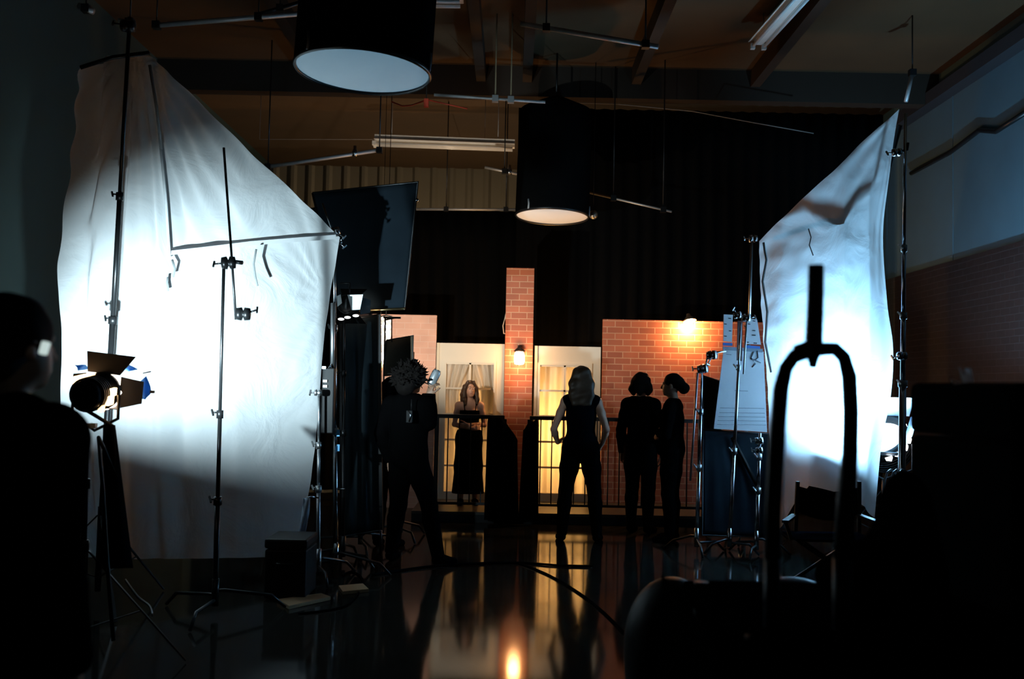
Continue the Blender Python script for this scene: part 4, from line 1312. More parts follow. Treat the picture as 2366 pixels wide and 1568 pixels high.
# ------------------------------------------------------------------ near equipment: cart, cases, bag, fork
cart_x0, cart_x1, cart_y0, cart_y1 = 0.50, 1.75, 2.15, 2.9
ct = empty('equipment_cart', ((cart_x0 + cart_x1) / 2, 2.5, 0), 'black equipment cart carrying the black cases', 'cart')
MB().box(((cart_x0 + cart_x1) / 2, 2.5, 1.0), (cart_x1 - cart_x0, 0.72, 0.05)).build('top_shelf', BLACKCLOTH, ct, bevel=0.008)
MB().box(((cart_x0 + cart_x1) / 2, 2.5, 0.28), (cart_x1 - cart_x0, 0.72, 0.04)).build('bottom_shelf', BLACK, ct, bevel=0.008)
for x in (cart_x0 + 0.04, cart_x1 - 0.04):
    for y in (2.2, 2.8):
        MB().tube([(x, y, 0.14), (x, y, 1.03)], 0.02, 10).build('post', BLACK, ct)
        MB().lathe([(0.02, -0.025), (0.07, -0.025), (0.075, 0), (0.07, 0.025), (0.02, 0.025)], Matrix.Translation((x, y, 0.075)) @ Matrix.Rotation(math.pi / 2, 4, 'Y'), 20, cap=True).build('wheel', BLACK, ct)


CASEBLK = plain('matte_case_black', (0.003, 0.003, 0.0032), 0.9, spec=0.03)


def case(name, c, s, label, rot=0.0):
    c = Vector(c)
    r = empty(name, c - Vector((0, 0, s[2] / 2)), label, 'equipment case')
    R_ = Matrix.Rotation(rot, 3, 'Z')
    MB().box(c - Vector((0, 0, s[2] * 0.13)), (s[0], s[1], s[2] * 0.74), R_).build('body', CASEBLK, r, bevel=0.02)
    MB().box(c + Vector((0, 0, s[2] * 0.375)), (s[0] * 1.01, s[1] * 1.01, s[2] * 0.25), R_).build('lid', CASEBLK, r, bevel=0.02)
    q = MB()
    hw = s[0] * 0.14
    f = -s[1] / 2
    q.tube([c + R_ @ Vector((-hw, f, 0)), c + R_ @ Vector((-hw, f - 0.03, -0.01)), c + R_ @ Vector((hw, f - 0.03, -0.01)), c + R_ @ Vector((hw, f, 0))], 0.009, 8)
    q.build('handle', CASEBLK, r)
    for k in (-1, 1):
        MB().box(c + R_ @ Vector((k * s[0] * 0.32, f - 0.006, s[2] * 0.24)), (0.04, 0.014, 0.05), R_).build('latch', CASEBLK, r)
    return r


def top_z(px, py, Y):
    return at(px, py, Y).z


zt1 = top_z(2250, 884, 2.62)
case('equipment_case', (at(2400, 900, 2.62).x, 2.68, (1.025 + zt1) / 2), (0.40, 0.5, zt1 - 1.025), 'tall black case at the end of the cart under the crumpled white paper', 0.12)
# padded bag: rounded heap
def sdf_heap(name, blobs, label, mat, cat):
    global _heap_jobs
    _heap_jobs.append((name, blobs, label, mat, cat))


_heap_jobs = []
sdf_heap('gear_bag', [((0.92, 2.50, 1.10), (0.15, 0.16, 0.085)), ((1.01, 2.55, 1.21), (0.065, 0.12, 0.16))], 'soft black bag slumped on the cart beside the tall case', BLACKCLOTH, 'bag')
sdf_heap('plastic_sack', [((0.86, 4.0, 0.36), (0.36, 0.30, 0.36)), ((0.66, 4.0, 0.56), (0.19, 0.22, 0.26)), ((1.15, 4.05, 0.48), (0.30, 0.25, 0.34))], 'big glossy black plastic sack standing on the floor beyond the cart', plain('black_plastic', (0.003, 0.003, 0.0035), 0.5, spec=0.12, bump=0.3, scale=7), 'sack')
# black cover hanging over the cart's edges
P = []
n_ = 60
for j in range(12):
    v = j / 11
    row = []
    for i in range(n_ + 1):
        u = i / n_
        # around three sides: far-left corner, near-left corner, near-right corner
        L1, L2 = 0.80, cart_x1 - cart_x0 + 0.06
        t_ = u * (L1 + L2)
        if t_ < L1:
            p = Vector((cart_x0 - 0.03, 2.90 - t_, 0))
            nn = Vector((-1, 0, 0))
        else:
            p = Vector((cart_x0 - 0.03 + (t_ - L1), 2.10, 0))
            nn = Vector((0, -1, 0))
        p += nn * (0.02 + 0.03 * v + 0.018 * v * math.sin(t_ * 26))
        p.z = 1.028 - 0.98 * v
        row.append(p)
    P.append(row)
o = MB().grid(P).build('cart_cover', BLACKCLOTH)
s_ = o.modifiers.new('solid', 'SOLIDIFY')
s_.thickness = 0.004
tag(o, 'black cloth cover hanging over the sides of the cart', 'cover')

# upright fork (near, out of focus)
YK = 2.22
fk = empty('fork_bracket', at(1880, 1200, YK), 'dark fork bracket with taped joint standing on the cart before the silk', 'bracket')
FM = plain('fork_paint', (0.016, 0.02, 0.024), 0.5)
MB().tube([at(1886, 612, YK), at(1884, 700, YK), at(1880, 800, YK), at(1878, 850, YK)], [0.0175, 0.0185, 0.020, 0.008], 16).build('spigot', FM, fk)
yoke_pts = [(1785, 1290), (1787, 1180), (1792, 1080), (1798, 980), (1804, 900), (1816, 850), (1836, 822), (1862, 812), (1900, 806), (1930, 806), (1950, 825), (1962, 870), (1966, 950), (1964, 1050), (1956, 1150), (1948, 1290)]
MB().tube([at(x, y, YK) for x, y in yoke_pts], [0.018] * 5 + [0.016] * 6 + [0.018] * 3 + [0.021, 0.022], 14).build('fork', FM, fk)
MB().tube([at(1840, 817, YK - 0.004), at(1872, 806, YK - 0.004)], 0.0205, 14).build('tape_wrap', plain('grey_tape', (0.16, 0.18, 0.18), 0.6), fk, label='grey tape wrapped round the joint')
bl, br_ = at(1785, 1290, YK), at(1948, 1290, YK)
MB().tube([bl, (bl.x, bl.y, 1.02)], 0.018, 12).build('leg', FM, fk)
MB().tube([br_, (br_.x, br_.y, 1.02)], 0.022, 12).build('leg', FM, fk)
MB().box(((bl.x + br_.x) / 2, YK, 1.034), (0.26, 0.10, 0.018)).build('base_plate', BLACKCLOTH, fk)

# crumpled paper on the tall case
pc = at(2228, 868, 2.6)
pw = empty('crumpled_paper', (pc.x, pc.y, zt1), 'crumpled white paper scrap lying on the tall black case', 'paper')
PAP = cloth_mat('white_paper', (0.85, 0.86, 0.88), 0.5, bump=0.1)
for qd, nm in ((((2216, 848), (2226, 866), (2232, 880), (2224, 880)), 'paper_fold'), (((2232, 850), (2242, 852), (2248, 882), (2226, 884)), 'paper_fold'), (((2198, 876), (2206, 880), (2226, 884), (2206, 888)), 'paper_fold')):
    MB().slab([at(x, y, 2.52 + 0.012 * (i % 2)) for i, (x, y) in enumerate(qd)], 0.003).build(nm, PAP, pw)

# stack of pale bottles/cables behind the heap under the lamp: a coiled cable on a hook of the tall stand
cc = at(2085, 1105, 8.2)
q = MB()
for k in range(3):
    a0 = at(2060 + 14 * k, 1085, 8.22 - 0.03 * k)
    q.tube([a0 + Vector((0.07 * math.sin(t / 12 * 2 * math.pi), 0.02 * math.cos(t), -0.17 + 0.17 * math.cos(t / 12 * 2 * math.pi))) for t in range(13)], 0.009, 6)
tag(q.build('coiled_cable', plain('grey_cable', (0.25, 0.28, 0.3), 0.5)), 'grey cable coil hanging on the tall silver stand below the daylight lamp', 'cable')


# ------------------------------------------------------------------ smooth bodies from distance fields
class Field:
    def __init__(self):
        self.pr = []

    def cap(self, a, b, ra, rb=None, k=0.02):
        self.pr.append(('c', np.array(a, float), np.array(b, float), ra, ra if rb is None else rb, k))
        return self

    def chain(self, pts_, rs, k=0.02):
        for i in range(len(pts_) - 1):
            self.cap(pts_[i], pts_[i + 1], rs[i], rs[i + 1], k)
        return self

    def ell(self, c, r, k=0.02, rot=None):
        self.pr.append(('e', np.array(c, float), np.array(r, float), rot, None, k))
        return self

    def mesh(self, vox, grow=0.0, clip=None, noise_amp=0.0):
        lo, hi = np.full(3, 1e9), np.full(3, -1e9)
        bbs = []
        for p in self.pr:
            if p[0] == 'c':
                r = max(p[3], p[4])
                l, h = np.minimum(p[1], p[2]) - r, np.maximum(p[1], p[2]) + r
            else:
                rr = np.max(p[2]) if p[3] is not None else p[2]
                l, h = p[1] - rr, p[1] + rr
            pad = grow + p[5] + 3 * vox
            bbs.append((l - pad, h + pad))
            lo, hi = np.minimum(lo, l - pad), np.maximum(hi, h + pad)
        n = np.ceil((hi - lo) / vox).astype(int) + 1
        F = np.full(tuple(n), 1.0, np.float32)
        ax = [lo[i] + vox * np.arange(n[i]) for i in range(3)]
        for p, (l, h) in zip(self.pr, bbs):
            i0 = np.maximum(((l - lo) / vox).astype(int), 0)
            i1 = np.minimum(((h - lo) / vox).astype(int) + 2, n)
            X = ax[0][i0[0]:i1[0], None, None]
            Y = ax[1][None, i0[1]:i1[1], None]
            Z = ax[2][None, None, i0[2]:i1[2]]
            if p[0] == 'c':
                a, b_ = p[1], p[2]
                ab = b_ - a
                L2 = max(1e-9, ab @ ab)
                t = np.clip(((X - a[0]) * ab[0] + (Y - a[1]) * ab[1] + (Z - a[2]) * ab[2]) / L2, 0, 1)
                d = np.sqrt((X - a[0] - t * ab[0]) ** 2 + (Y - a[1] - t * ab[1]) ** 2 + (Z - a[2] - t * ab[2]) ** 2) - (p[3] + t * (p[4] - p[3]))
            else:
                dx, dy, dz = X - p[1][0], Y - p[1][1], Z - p[1][2]
                if p[3] is not None:
                    R_ = np.array(p[3])
                    dx, dy, dz = (R_[0, 0] * dx + R_[1, 0] * dy + R_[2, 0] * dz, R_[0, 1] * dx + R_[1, 1] * dy + R_[2, 1] * dz, R_[0, 2] * dx + R_[1, 2] * dy + R_[2, 2] * dz)
                r = p[2]
                k0 = np.sqrt((dx / r[0]) ** 2 + (dy / r[1]) ** 2 + (dz / r[2]) ** 2)
                k1 = np.sqrt((dx / r[0] ** 2) ** 2 + (dy / r[1] ** 2) ** 2 + (dz / r[2] ** 2) ** 2) + 1e-9
                d = k0 * (k0 - 1.0) / k1
            d = d - grow
            S = F[i0[0]:i1[0], i0[1]:i1[1], i0[2]:i1[2]]
            k = p[5]
            hh = np.clip(0.5 + 0.5 * (S - d) / k, 0, 1)
            F[i0[0]:i1[0], i0[1]:i1[1], i0[2]:i1[2]] = S * (1 - hh) + d * hh - k * hh * (1 - hh)
        X, Y, Z = ax[0][:, None, None], ax[1][None, :, None], ax[2][None, None, :]
        if noise_amp:
            F = F + noise_amp * (np.sin(X * 61 + Z * 23) * np.sin(Y * 57 - Z * 31) + 0.6 * np.sin(Z * 83 + X * 37 + Y * 19))
        if clip is not None:
            F = np.maximum(F, clip(X, Y, Z))
        # surface nets
        ins = F < 0
        nx, ny, nz = F.shape
        acc = np.zeros((nx - 1, ny - 1, nz - 1, 3), np.float32)
        cnt = np.zeros((nx - 1, ny - 1, nz - 1), np.int16)
        cor = [(i, j, k) for i in (0, 1) for j in (0, 1) for k in (0, 1)]

        def sl(c):
            return (slice(c[0], nx - 1 + c[0]), slice(c[1], ny - 1 + c[1]), slice(c[2], nz - 1 + c[2]))
        for c in cor:
            for axx in range(3):
                if c[axx] == 0:
                    e_ = list(c)
                    e_[axx] = 1
                    f0, f1 = F[sl(c)], F[sl(tuple(e_))]
                    cr_ = ins[sl(c)] != ins[sl(tuple(e_))]
                    t = np.where(cr_, f0 / np.where(cr_, f0 - f1, 1), 0)
                    for q in range(3):
                        acc[..., q] += np.where(cr_, c[q] + (t if q == axx else 0), 0)
                    cnt += cr_
        act = cnt > 0
        idx = np.full(act.shape, -1, np.int64)
        idx[act] = np.arange(act.sum())
        g = np.argwhere(act)
        V = (g + acc[act] / cnt[act][:, None]) * vox + lo
        faces = []
        for axx in range(3):
            o1, o2 = (axx + 1) % 3, (axx + 2) % 3
            s0 = [slice(None)] * 3
            s1 = [slice(None)] * 3
            s0[axx], s1[axx] = slice(0, -1), slice(1, None)
            cr_ = ins[tuple(s0)] != ins[tuple(s1)]
            w = np.argwhere(cr_)
            w = w[(w[:, o1] > 0) & (w[:, o2] > 0) & (w[:, o1] < F.shape[o1] - 1) & (w[:, o2] < F.shape[o2] - 1)]
            if not len(w):
                continue
            inside0 = ins[tuple(w.T)]
            q = []
            for d1, d2 in ((1, 1), (0, 1), (0, 0), (1, 0)):
                c = w.copy()
                c[:, o1] -= d1
                c[:, o2] -= d2
                q.append(idx[tuple(c.T)])
            q = np.stack(q, 1)
            q[~inside0] = q[~inside0][:, ::-1]
            faces.append(q[(q >= 0).all(1)])
        return V, np.concatenate(faces)


def field_obj(name, V, Fc, mat, parent=None, M=None):
    me = bpy.data.meshes.new(name)
    if M is not None:
        V = V @ np.array(M.to_3x3()).T + np.array(M.translation)
    if parent is not None:
        V = V - np.array(ROOTLOC[parent.name])
    me.vertices.add(len(V))
    me.vertices.foreach_set('co', V.astype(np.float32).ravel())
    me.loops.add(len(Fc) * 4)
    me.loops.foreach_set('vertex_index', Fc.astype(np.int32).ravel())
    me.polygons.add(len(Fc))
    me.polygons.foreach_set('loop_start', np.arange(0, len(Fc) * 4, 4, dtype=np.int32))
    me.polygons.foreach_set('use_smooth', np.ones(len(Fc), bool))
    me.update(calc_edges=True)
    me.validate()
    me.materials.append(mat)
    o_ = bpy.data.objects.new(name, me)
    COL.objects.link(o_)
    if parent is not None:
        o_.parent = parent
        ROOTLOC[o_.name] = ROOTLOC[parent.name]
    return o_


for name_, blobs, label_, mat_, cat_ in _heap_jobs:
    f_ = Field()
    for c_, r_ in blobs:
        f_.ell(c_, r_, 0.10)
    V_, F_ = f_.mesh(0.015)
    tag(field_obj(name_, V_, F_, mat_), label_, cat_)


def hand(f, wrist, d, nrm, thumb_side, curl=0.5, s=1.0):
    """Palm, four unequal fingers bent at the knuckles and a thumb off the side of the palm."""
    d = Vector(d).normalized()
    nrm = Vector(nrm)
    nrm = (nrm - d * nrm.dot(d)).normalized()
    lat = d.cross(nrm) * thumb_side
    w = Vector(wrist)
    f.cap(w, w + d * 0.03 * s, 0.024 * s, 0.026 * s, 0.012)
    for o_ in (-0.026, -0.009, 0.009, 0.026):
        f.cap(w + d * 0.02 * s + lat * o_ * 0.6 * s, w + d * 0.085 * s + lat * o_ * s, 0.015 * s, 0.0125 * s, 0.010)
    for o_, L in ((0.028, 0.072), (0.010, 0.082), (-0.009, 0.076), (-0.027, 0.060)):
        p = w + d * 0.088 * s + lat * o_ * s
        dd = d.copy()
        for seg, r in ((0.45, 0.0088), (0.31, 0.0080), (0.24, 0.0072)):
            dd = (dd * math.cos(curl) + nrm * math.sin(curl)).normalized()
            q = p + dd * L * seg * s
            f.cap(p, q, r * s, r * 0.93 * s, 0.004)
            p = q
    p = w + d * 0.025 * s + lat * 0.024 * s
    dd = (d * 0.72 + lat * 0.65 + nrm * 0.25).normalized()
    for L, r in ((0.042, 0.0125), (0.032, 0.0100), (0.024, 0.0088)):
        q = p + dd * L * s
        f.cap(p, q, r * s, r * 0.93 * s, 0.005)
        p = q
        dd = (dd + d * 0.35 + nrm * 0.25 * curl).normalized()


def rotz(p, a, piv=(0, 0, 0)):
    p = Vector(p) - Vector(piv)
    return Matrix.Rotation(a, 3, 'Z') @ p + Vector(piv)


def torso_of(f, female, lean, grow=0.0):
    sh = 0.158 if female else 0.185
    hp = 0.165 if female else 0.160
    f.ell(lean((0, 0.005, 0.96)), (hp, 0.112, 0.13), 0.05)
    f.ell(lean((0, 0.0, 1.10)), (0.124 if female else 0.145, 0.095, 0.15), 0.06)
    f.ell(lean((0, 0.0, 1.27)), (0.140 if female else 0.165, 0.105, 0.17), 0.06)
    f.cap(lean((-sh + 0.02, 0.01, 1.405)), lean((sh - 0.02, 0.01, 1.405)), 0.052, 0.052, 0.05)
    f.cap(lean((-0.06, 0.015, 1.44)), lean((0.06, 0.015, 1.44)), 0.045, 0.045, 0.05)
    if female:
        f.ell(lean((-0.065, -0.085, 1.285)), (0.052, 0.045, 0.052), 0.04)
        f.ell(lean((0.065, -0.085, 1.285)), (0.052, 0.045, 0.052), 0.04)


def person(label, base, H, face, arms, legs, skin, female=True, head_turn=0.0, lean=None, vox=0.009, garments=(), hair=None, shoes=None, eyes=False):
    """base: floor point; face: heading in degrees (0 looks at the camera side, 180 away)."""
    lean = lean or (lambda p: Vector(p))
    r = empty('person', base, label, 'person')
    S = H / 1.75
    M = Matrix.Translation(base) @ Matrix.Rotation(math.radians(face), 4, 'Z') @ Matrix.Scale(S, 4)
    f = Field()
    torso_of(f, female, lean)
    nb = lean((0, 0.015, 1.45))
    hc = lean((0, -0.012, 1.635))
    f.cap(nb, hc + Vector((0, 0.01, -0.07)), 0.056, 0.050, 0.03)

    def hd(p):
        return rotz(Vector(p), head_turn) + hc
    f.ell(hc + Vector((0, 0.012, 0.02)), (0.074, 0.093, 0.098), 0.02)
    f.ell(hd((0, -0.030, -0.045)), (0.058, 0.062, 0.066), 0.03)
    f.ell(hd((0, -0.062, -0.092)), (0.026, 0.022, 0.020), 0.02)
    f.cap(hd((0, -0.088, 0.010)), hd((0, -0.106, -0.030)), 0.009, 0.013, 0.012)
    f.cap(hd((-0.020, -0.082, -0.064)), hd((0.020, -0.082, -0.064)), 0.008, 0.008, 0.008)
    for s in (-1, 1):
        f.ell(hd((s * 0.076, 0.012, -0.012)), (0.010, 0.018, 0.030), 0.008)
        f.cap(hd((s * 0.018, -0.083, 0.022)), hd((s * 0.045, -0.074, 0.022)), 0.010, 0.008, 0.012)
    arm_f, leg_f, foot_f = Field(), Field(), Field()
    for s, a in zip((-1, 1), arms):
        sh = lean((s * (0.165 if female else 0.195), 0.012, 1.40))
        el, wr = Vector(a['elbow']), Vector(a['wrist'])
        kf = 0.88 if female else 1.05
        for tgt in (f, arm_f):
            tgt.ell(sh, (0.050 * kf, 0.055 * kf, 0.058 * kf), 0.03)
            tgt.chain([sh, sh.lerp(el, 0.4), el], [0.048 * kf, 0.047 * kf, 0.037 * kf], 0.02)
            tgt.chain([el, el.lerp(wr, 0.3), wr], [0.037 * kf, 0.040 * kf, 0.025 * kf], 0.015)
        hand(f, wr, a['dir'], a['nrm'], a.get('thumb', s), a.get('curl', 0.4), 0.95 if female else 1.05)
    for s, l in zip((-1, 1), legs):
        hip = lean((s * 0.088, 0.005, 0.92))
        kn, an = Vector(l['knee']), Vector(l['ankle'])
        toe = Vector(l['toe'])
        for tgt in (f, leg_f):
            tgt.chain([hip, hip.lerp(kn, 0.45), kn], [0.088, 0.078, 0.054], 0.03)
            tgt.chain([kn, kn.lerp(an, 0.3) + Vector((0, 0.012, 0)), an], [0.053, 0.055, 0.036], 0.02)
        for tgt in (f, foot_f):
            tgt.cap(an + Vector((0, 0.02, -0.035)), an.lerp(toe, 0.4) + Vector((0, 0, -0.02)), 0.036, 0.034, 0.02)
            tgt.cap(an.lerp(toe, 0.4) + Vector((0, 0, -0.02)), toe, 0.036, 0.026, 0.02)
    V, Fc = f.mesh(vox)
    field_obj('body', V, Fc, skin, r, M)
    if eyes:
        for s in (-1, 1):
            q = MB()
            c = M @ hd((s * 0.031, -0.079, 0.005))
            q.ball(c, 0.0105 * S, 12)
            eo = q.build('eye', plain('eye_white', (0.6, 0.56, 0.52), 0.3), r)
            c = M @ hd((s * 0.031, -0.087, 0.005))
            MB().ball(c, 0.0055 * S, 10).build('iris', plain('iris_dark', (0.03, 0.02, 0.012), 0.2), eo)
            MB().tube([M @ hd((s * 0.016, -0.094, 0.031)), M @ hd((s * 0.034, -0.091, 0.036)), M @ hd((s * 0.052, -0.078, 0.029))], 0.0035 * S, 6).build('eyebrow', plain('brow_brown', (0.05, 0.028, 0.015), 0.7), r)
        MB().tube([M @ hd((-0.021, -0.0895, -0.064)), M @ hd((0, -0.0925, -0.062)), M @ hd((0.021, -0.0895, -0.064))], 0.0045 * S, 8).build('lips', plain('lip_red', (0.30, 0.07, 0.05), 0.4), r)
    for gname, kind, grow, clip, mat in garments:
        g = Field()
        if kind in ('top', 'sleeved'):
            torso_of(g, female, lean)
        if kind == 'sleeved':
            g.pr += arm_f.pr
        if kind == 'trousers':
            g.ell(lean((0, 0.005, 0.96)), (0.165, 0.115, 0.13), 0.05)
            g.pr += leg_f.pr
        if callable(kind):
            kind(g, lean)
        V, Fc = g.mesh(max(vox, 0.010), grow, clip)
        field_obj(gname, V, Fc, mat, r, M)
    if shoes is not None:
        half = len(foot_f.pr) // 2
        for prims in (foot_f.pr[:half], foot_f.pr[half:]):
            sf_ = Field()
            sf_.pr = prims
            V, Fc = sf_.mesh(max(vox, 0.010), 0.008, lambda X, Y, Z: (Z - 0.11) + 0 * X + 0 * Y)
            field_obj('shoe', V, Fc, shoes, r, M)
    if hair is not None:
        g = Field()
        hair['fn'](g, hd, hc)
        V, Fc = g.mesh(0.007, 0.0, hair.get('clip'), hair.get('noise', 0.0))
        field_obj('hair', V, Fc, hair['mat'], r, M)
    return r, M, hd


SKIN = plain('fair_skin', (0.56, 0.30, 0.20), 0.5, var=0.05)
SKIN2 = plain('tan_skin', (0.40, 0.22, 0.14), 0.5, var=0.05)
HBROWN = plain('brown_hair', (0.05, 0.023, 0.010), 0.5, scale=40, var=0.5)
HDARK = plain('dark_hair', (0.006, 0.0045, 0.004), 0.8, scale=40, var=0.5, spec=0.1)
HFAIR = plain('light_brown_hair', (0.055, 0.030, 0.015), 0.5, scale=40, var=0.5)
BLKTEX = plain('black_clothing', (0.0022, 0.0022, 0.0024), 0.95, bump=0.3, scale=12, spec=0.0)
NAVYTEX = plain('navy_clothing', (0.0018, 0.0026, 0.0042), 0.95, bump=0.3, scale=12, spec=0.0)
CHARTEX = plain('charcoal_clothing', (0.008, 0.0075, 0.007), 0.9, bump=0.3, scale=12, spec=0.05)
STAND_LEGS = [dict(knee=(-0.098, -0.012, 0.50), ankle=(-0.10, 0.01, 0.085), toe=(-0.115, -0.14, 0.026)),
              dict(knee=(0.098, -0.012, 0.50), ankle=(0.10, 0.01, 0.085), toe=(0.115, -0.14, 0.026))]
HANG = [dict(elbow=(-0.225, 0.03, 1.12), wrist=(-0.235, -0.03, 0.88), dir=(0, -0.1, -1), nrm=(1, 0.1, 0), curl=0.35),
        dict(elbow=(0.225, 0.03, 1.12), wrist=(0.235, -0.03, 0.88), dir=(0, -0.1, -1), nrm=(-1, 0.1, 0), curl=0.35)]

# --- the woman facing the camera, arms folded, behind the railing
def long_wavy(g, hd, hc):
    g.ell(hc + Vector((0, 0.022, 0.035)), (0.084, 0.095, 0.096), 0.02)
    for s in (-1, 1):
        q = [hd((s * 0.045, -0.040, 0.105)), hd((s * 0.083, -0.035, 0.02)), hd((s * 0.092, -0.02, -0.07)), hd((s * 0.098, -0.035, -0.15)), hd((s * 0.088, -0.055, -0.215))]
        g.chain(q, [0.020, 0.026, 0.030, 0.033, 0.018], 0.02)
        q = [hd((s * 0.07, 0.03, 0.03)), hd((s * 0.095, 0.035, -0.08)), hd((s * 0.10, 0.04, -0.19))]
        g.chain(q, [0.035, 0.040, 0.025], 0.02)
    g.chain([hd((0, 0.07, 0.03)), hd((0, 0.085, -0.10)), hd((0, 0.09, -0.20))], [0.055, 0.055, 0.035], 0.03)


b0 = at(1080, 1172, 12.28)
b0.z = PZ
Hw = at(1081, 880, 12.28).z - PZ
fold_arms = [dict(elbow=(-0.215, -0.03, 1.13), wrist=(0.02, -0.185, 1.085), dir=(1, 0.15, 0.1), nrm=(0, 1, -0.1), thumb=1, curl=0.45),
             dict(elbow=(0.215, -0.03, 1.13), wrist=(-0.03, -0.17, 1.135), dir=(-1, 0.2, -0.15), nrm=(0, 1, 0.2), thumb=-1, curl=0.45)]


def skirt(g, lean):
    g.ell((0, 0.0, 1.02), (0.135, 0.105, 0.08), 0.04)
    for z0, z1, r0, r1 in ((1.02, 0.92, 0.10, 0.125), (0.92, 0.55, 0.125, 0.130), (0.55, 0.16, 0.130, 0.150)):
        for s in (-1, 1):
            g.cap((s * 0.055, 0, z0), (s * (0.055 + (1.0 - z1) * 0.02), 0, z1), r0, r1, 0.05)
    g.ell((0, 0, 0.98), (0.165, 0.118, 0.12), 0.05)


def neckline(X, Y, Z):
    return np.maximum(np.maximum(Z - (1.335 + 0.22 * np.maximum(np.abs(np.abs(X) - 0.07) * -1 + 0.03, 0) + 0 * Y), 0.96 - Z), np.abs(X) - 0.19 + 0 * Z)


r, M, hd = person('woman in a black strappy dress with folded arms, facing out behind the porch railing', b0, Hw, 6, fold_arms, STAND_LEGS, SKIN, True, head_turn=math.radians(14), vox=0.008,
                  garments=(('bodice', 'top', 0.008, neckline, BLKTEX), ('skirt', skirt, 0.008, lambda X, Y, Z: np.maximum(0.16 - Z, Z - 1.06) + 0 * X + 0 * Y, BLKTEX)),
                  hair=dict(fn=long_wavy, mat=HBROWN, noise=0.0025, clip=None), shoes=BLKTEX, eyes=True)
for s in (-1, 1):
    MB().tube([M @ Vector((s * 0.075, -0.118, 1.33)), M @ Vector((s * 0.085, -0.075, 1.42)), M @ Vector((s * 0.085, 0.01, 1.462)), M @ Vector((s * 0.08, 0.085, 1.38))], 0.006, 6).build('shoulder_strap', BLKTEX, r)

# --- woman seen from behind, legs apart, one hand on the hip
def long_straight(g, hd, hc):
    g.ell(hc + Vector((0, 0.022, 0.035)), (0.088, 0.100, 0.098), 0.02)
    for s in (-1, -0.62, -0.3, 0, 0.3, 0.62, 1):
        q = [hd((s * 0.055, 0.05, 0.06)), hd((s * 0.085, 0.075, -0.05)), hd((s * 0.090, 0.095, -0.16)), hd((s * 0.082, 0.105, -0.25))]
        g.chain(q, [0.040, 0.042, 0.036, 0.020], 0.03)


b1 = ground(1338, 1250)
H1 = at(1336, 848, b1.y).z
arms1 = [dict(elbow=(-0.255, 0.06, 1.13), wrist=(-0.22, -0.12, 0.98), dir=(0.35, -0.6, -0.5), nrm=(1, 0.2, 0), curl=0.3),
         dict(elbow=(0.275, 0.05, 1.12), wrist=(0.235, -0.06, 0.985), dir=(-0.35, -0.5, 0.25), nrm=(-0.5, 0, -0.6), thumb=1, curl=0.25)]
legs1 = [dict(knee=(-0.145, -0.01, 0.50), ankle=(-0.175, 0.02, 0.085), toe=(-0.21, -0.13, 0.026)),
         dict(knee=(0.145, -0.01, 0.50), ankle=(0.175, 0.02, 0.085), toe=(0.21, -0.13, 0.026))]
person('woman with long hair seen from behind, legs apart, standing before the yellow-lit door', b1, H1, 176, arms1, legs1, SKIN, True, vox=0.009,
       garments=(('vest', 'top', 0.016, lambda X, Y, Z: np.maximum(0.90 - Z, np.abs(X) - 0.205) + 0 * Y, NAVYTEX), ('trousers', 'trousers', 0.016, lambda X, Y, Z: np.maximum(0.06 - Z, Z - 1.02) + 0 * X + 0 * Y, BLKTEX)),
       hair=dict(fn=long_straight, mat=HFAIR, noise=0.0025), shoes=BLKTEX)

# --- the pair talking in front of the red brick flat
def bob(g, hd, hc):
    g.ell(hc + Vector((0, 0.022, 0.03)), (0.096, 0.108, 0.102), 0.02)
    for s in (-1, 0, 1):
        g.chain([hd((s * 0.06, 0.05, 0.02)), hd((s * 0.085, 0.06 + 0.03 * (s == 0), -0.06)), hd((s * 0.080, 0.055 + 0.04 * (s == 0), -0.115))], [0.05, 0.046, 0.022], 0.03)


def low_bun(g, hd, hc):
    g.ell(hc + Vector((0, 0.022, 0.035)), (0.085, 0.100, 0.095), 0.02)
    g.ell(hd((0, 0.135, -0.03)), (0.060, 0.060, 0.058), 0.03)
    g.cap(hd((0, 0.08, 0.02)), hd((0, 0.13, -0.03)), 0.06, 0.045, 0.03)


b2 = footat(1478, 11.0)
H2 = at(1487, 862, 11.0).z
person('person with a dark bob seen from behind, talking beside the person with a bun', b2, H2, 150, HANG, STAND_LEGS, SKIN2, True, head_turn=math.radians(10), vox=0.010,
       garments=(('shirt', 'sleeved', 0.022, lambda X, Y, Z: np.maximum(0.86 - Z, Z - 1.50) + 0 * X + 0 * Y, BLKTEX), ('trousers', 'trousers', 0.018, lambda X, Y, Z: np.maximum(0.06 - Z, Z - 1.02) + 0 * X + 0 * Y, CHARTEX)),
       hair=dict(fn=bob, mat=HDARK, noise=0.003), shoes=BLKTEX)
b3 = footat(1550, 10.4)
H3 = at(1540, 864, 10.4).z
fold3 = [dict(elbow=(-0.225, -0.02, 1.12), wrist=(-0.02, -0.17, 1.08), dir=(1, 0.15, 0.1), nrm=(0, 1, -0.1), thumb=1, curl=0.45),
         dict(elbow=(0.225, -0.02, 1.12), wrist=(-0.03, -0.16, 1.13), dir=(-1, 0.2, -0.15), nrm=(0, 1, 0.2), thumb=-1, curl=0.45)]
person('person with hair in a low bun, turned in profile towards the person with the bob', b3, H3, 250, fold3, STAND_LEGS, SKIN2, True, vox=0.010,
       garments=(('shirt', 'sleeved', 0.022, lambda X, Y, Z: np.maximum(0.86 - Z, Z - 1.50) + 0 * X + 0 * Y, BLKTEX), ('trousers', 'trousers', 0.018, lambda X, Y, Z: np.maximum(0.06 - Z, Z - 1.02) + 0 * X + 0 * Y, BLKTEX)),
       hair=dict(fn=low_bun, mat=HDARK, noise=0.002), shoes=BLKTEX)

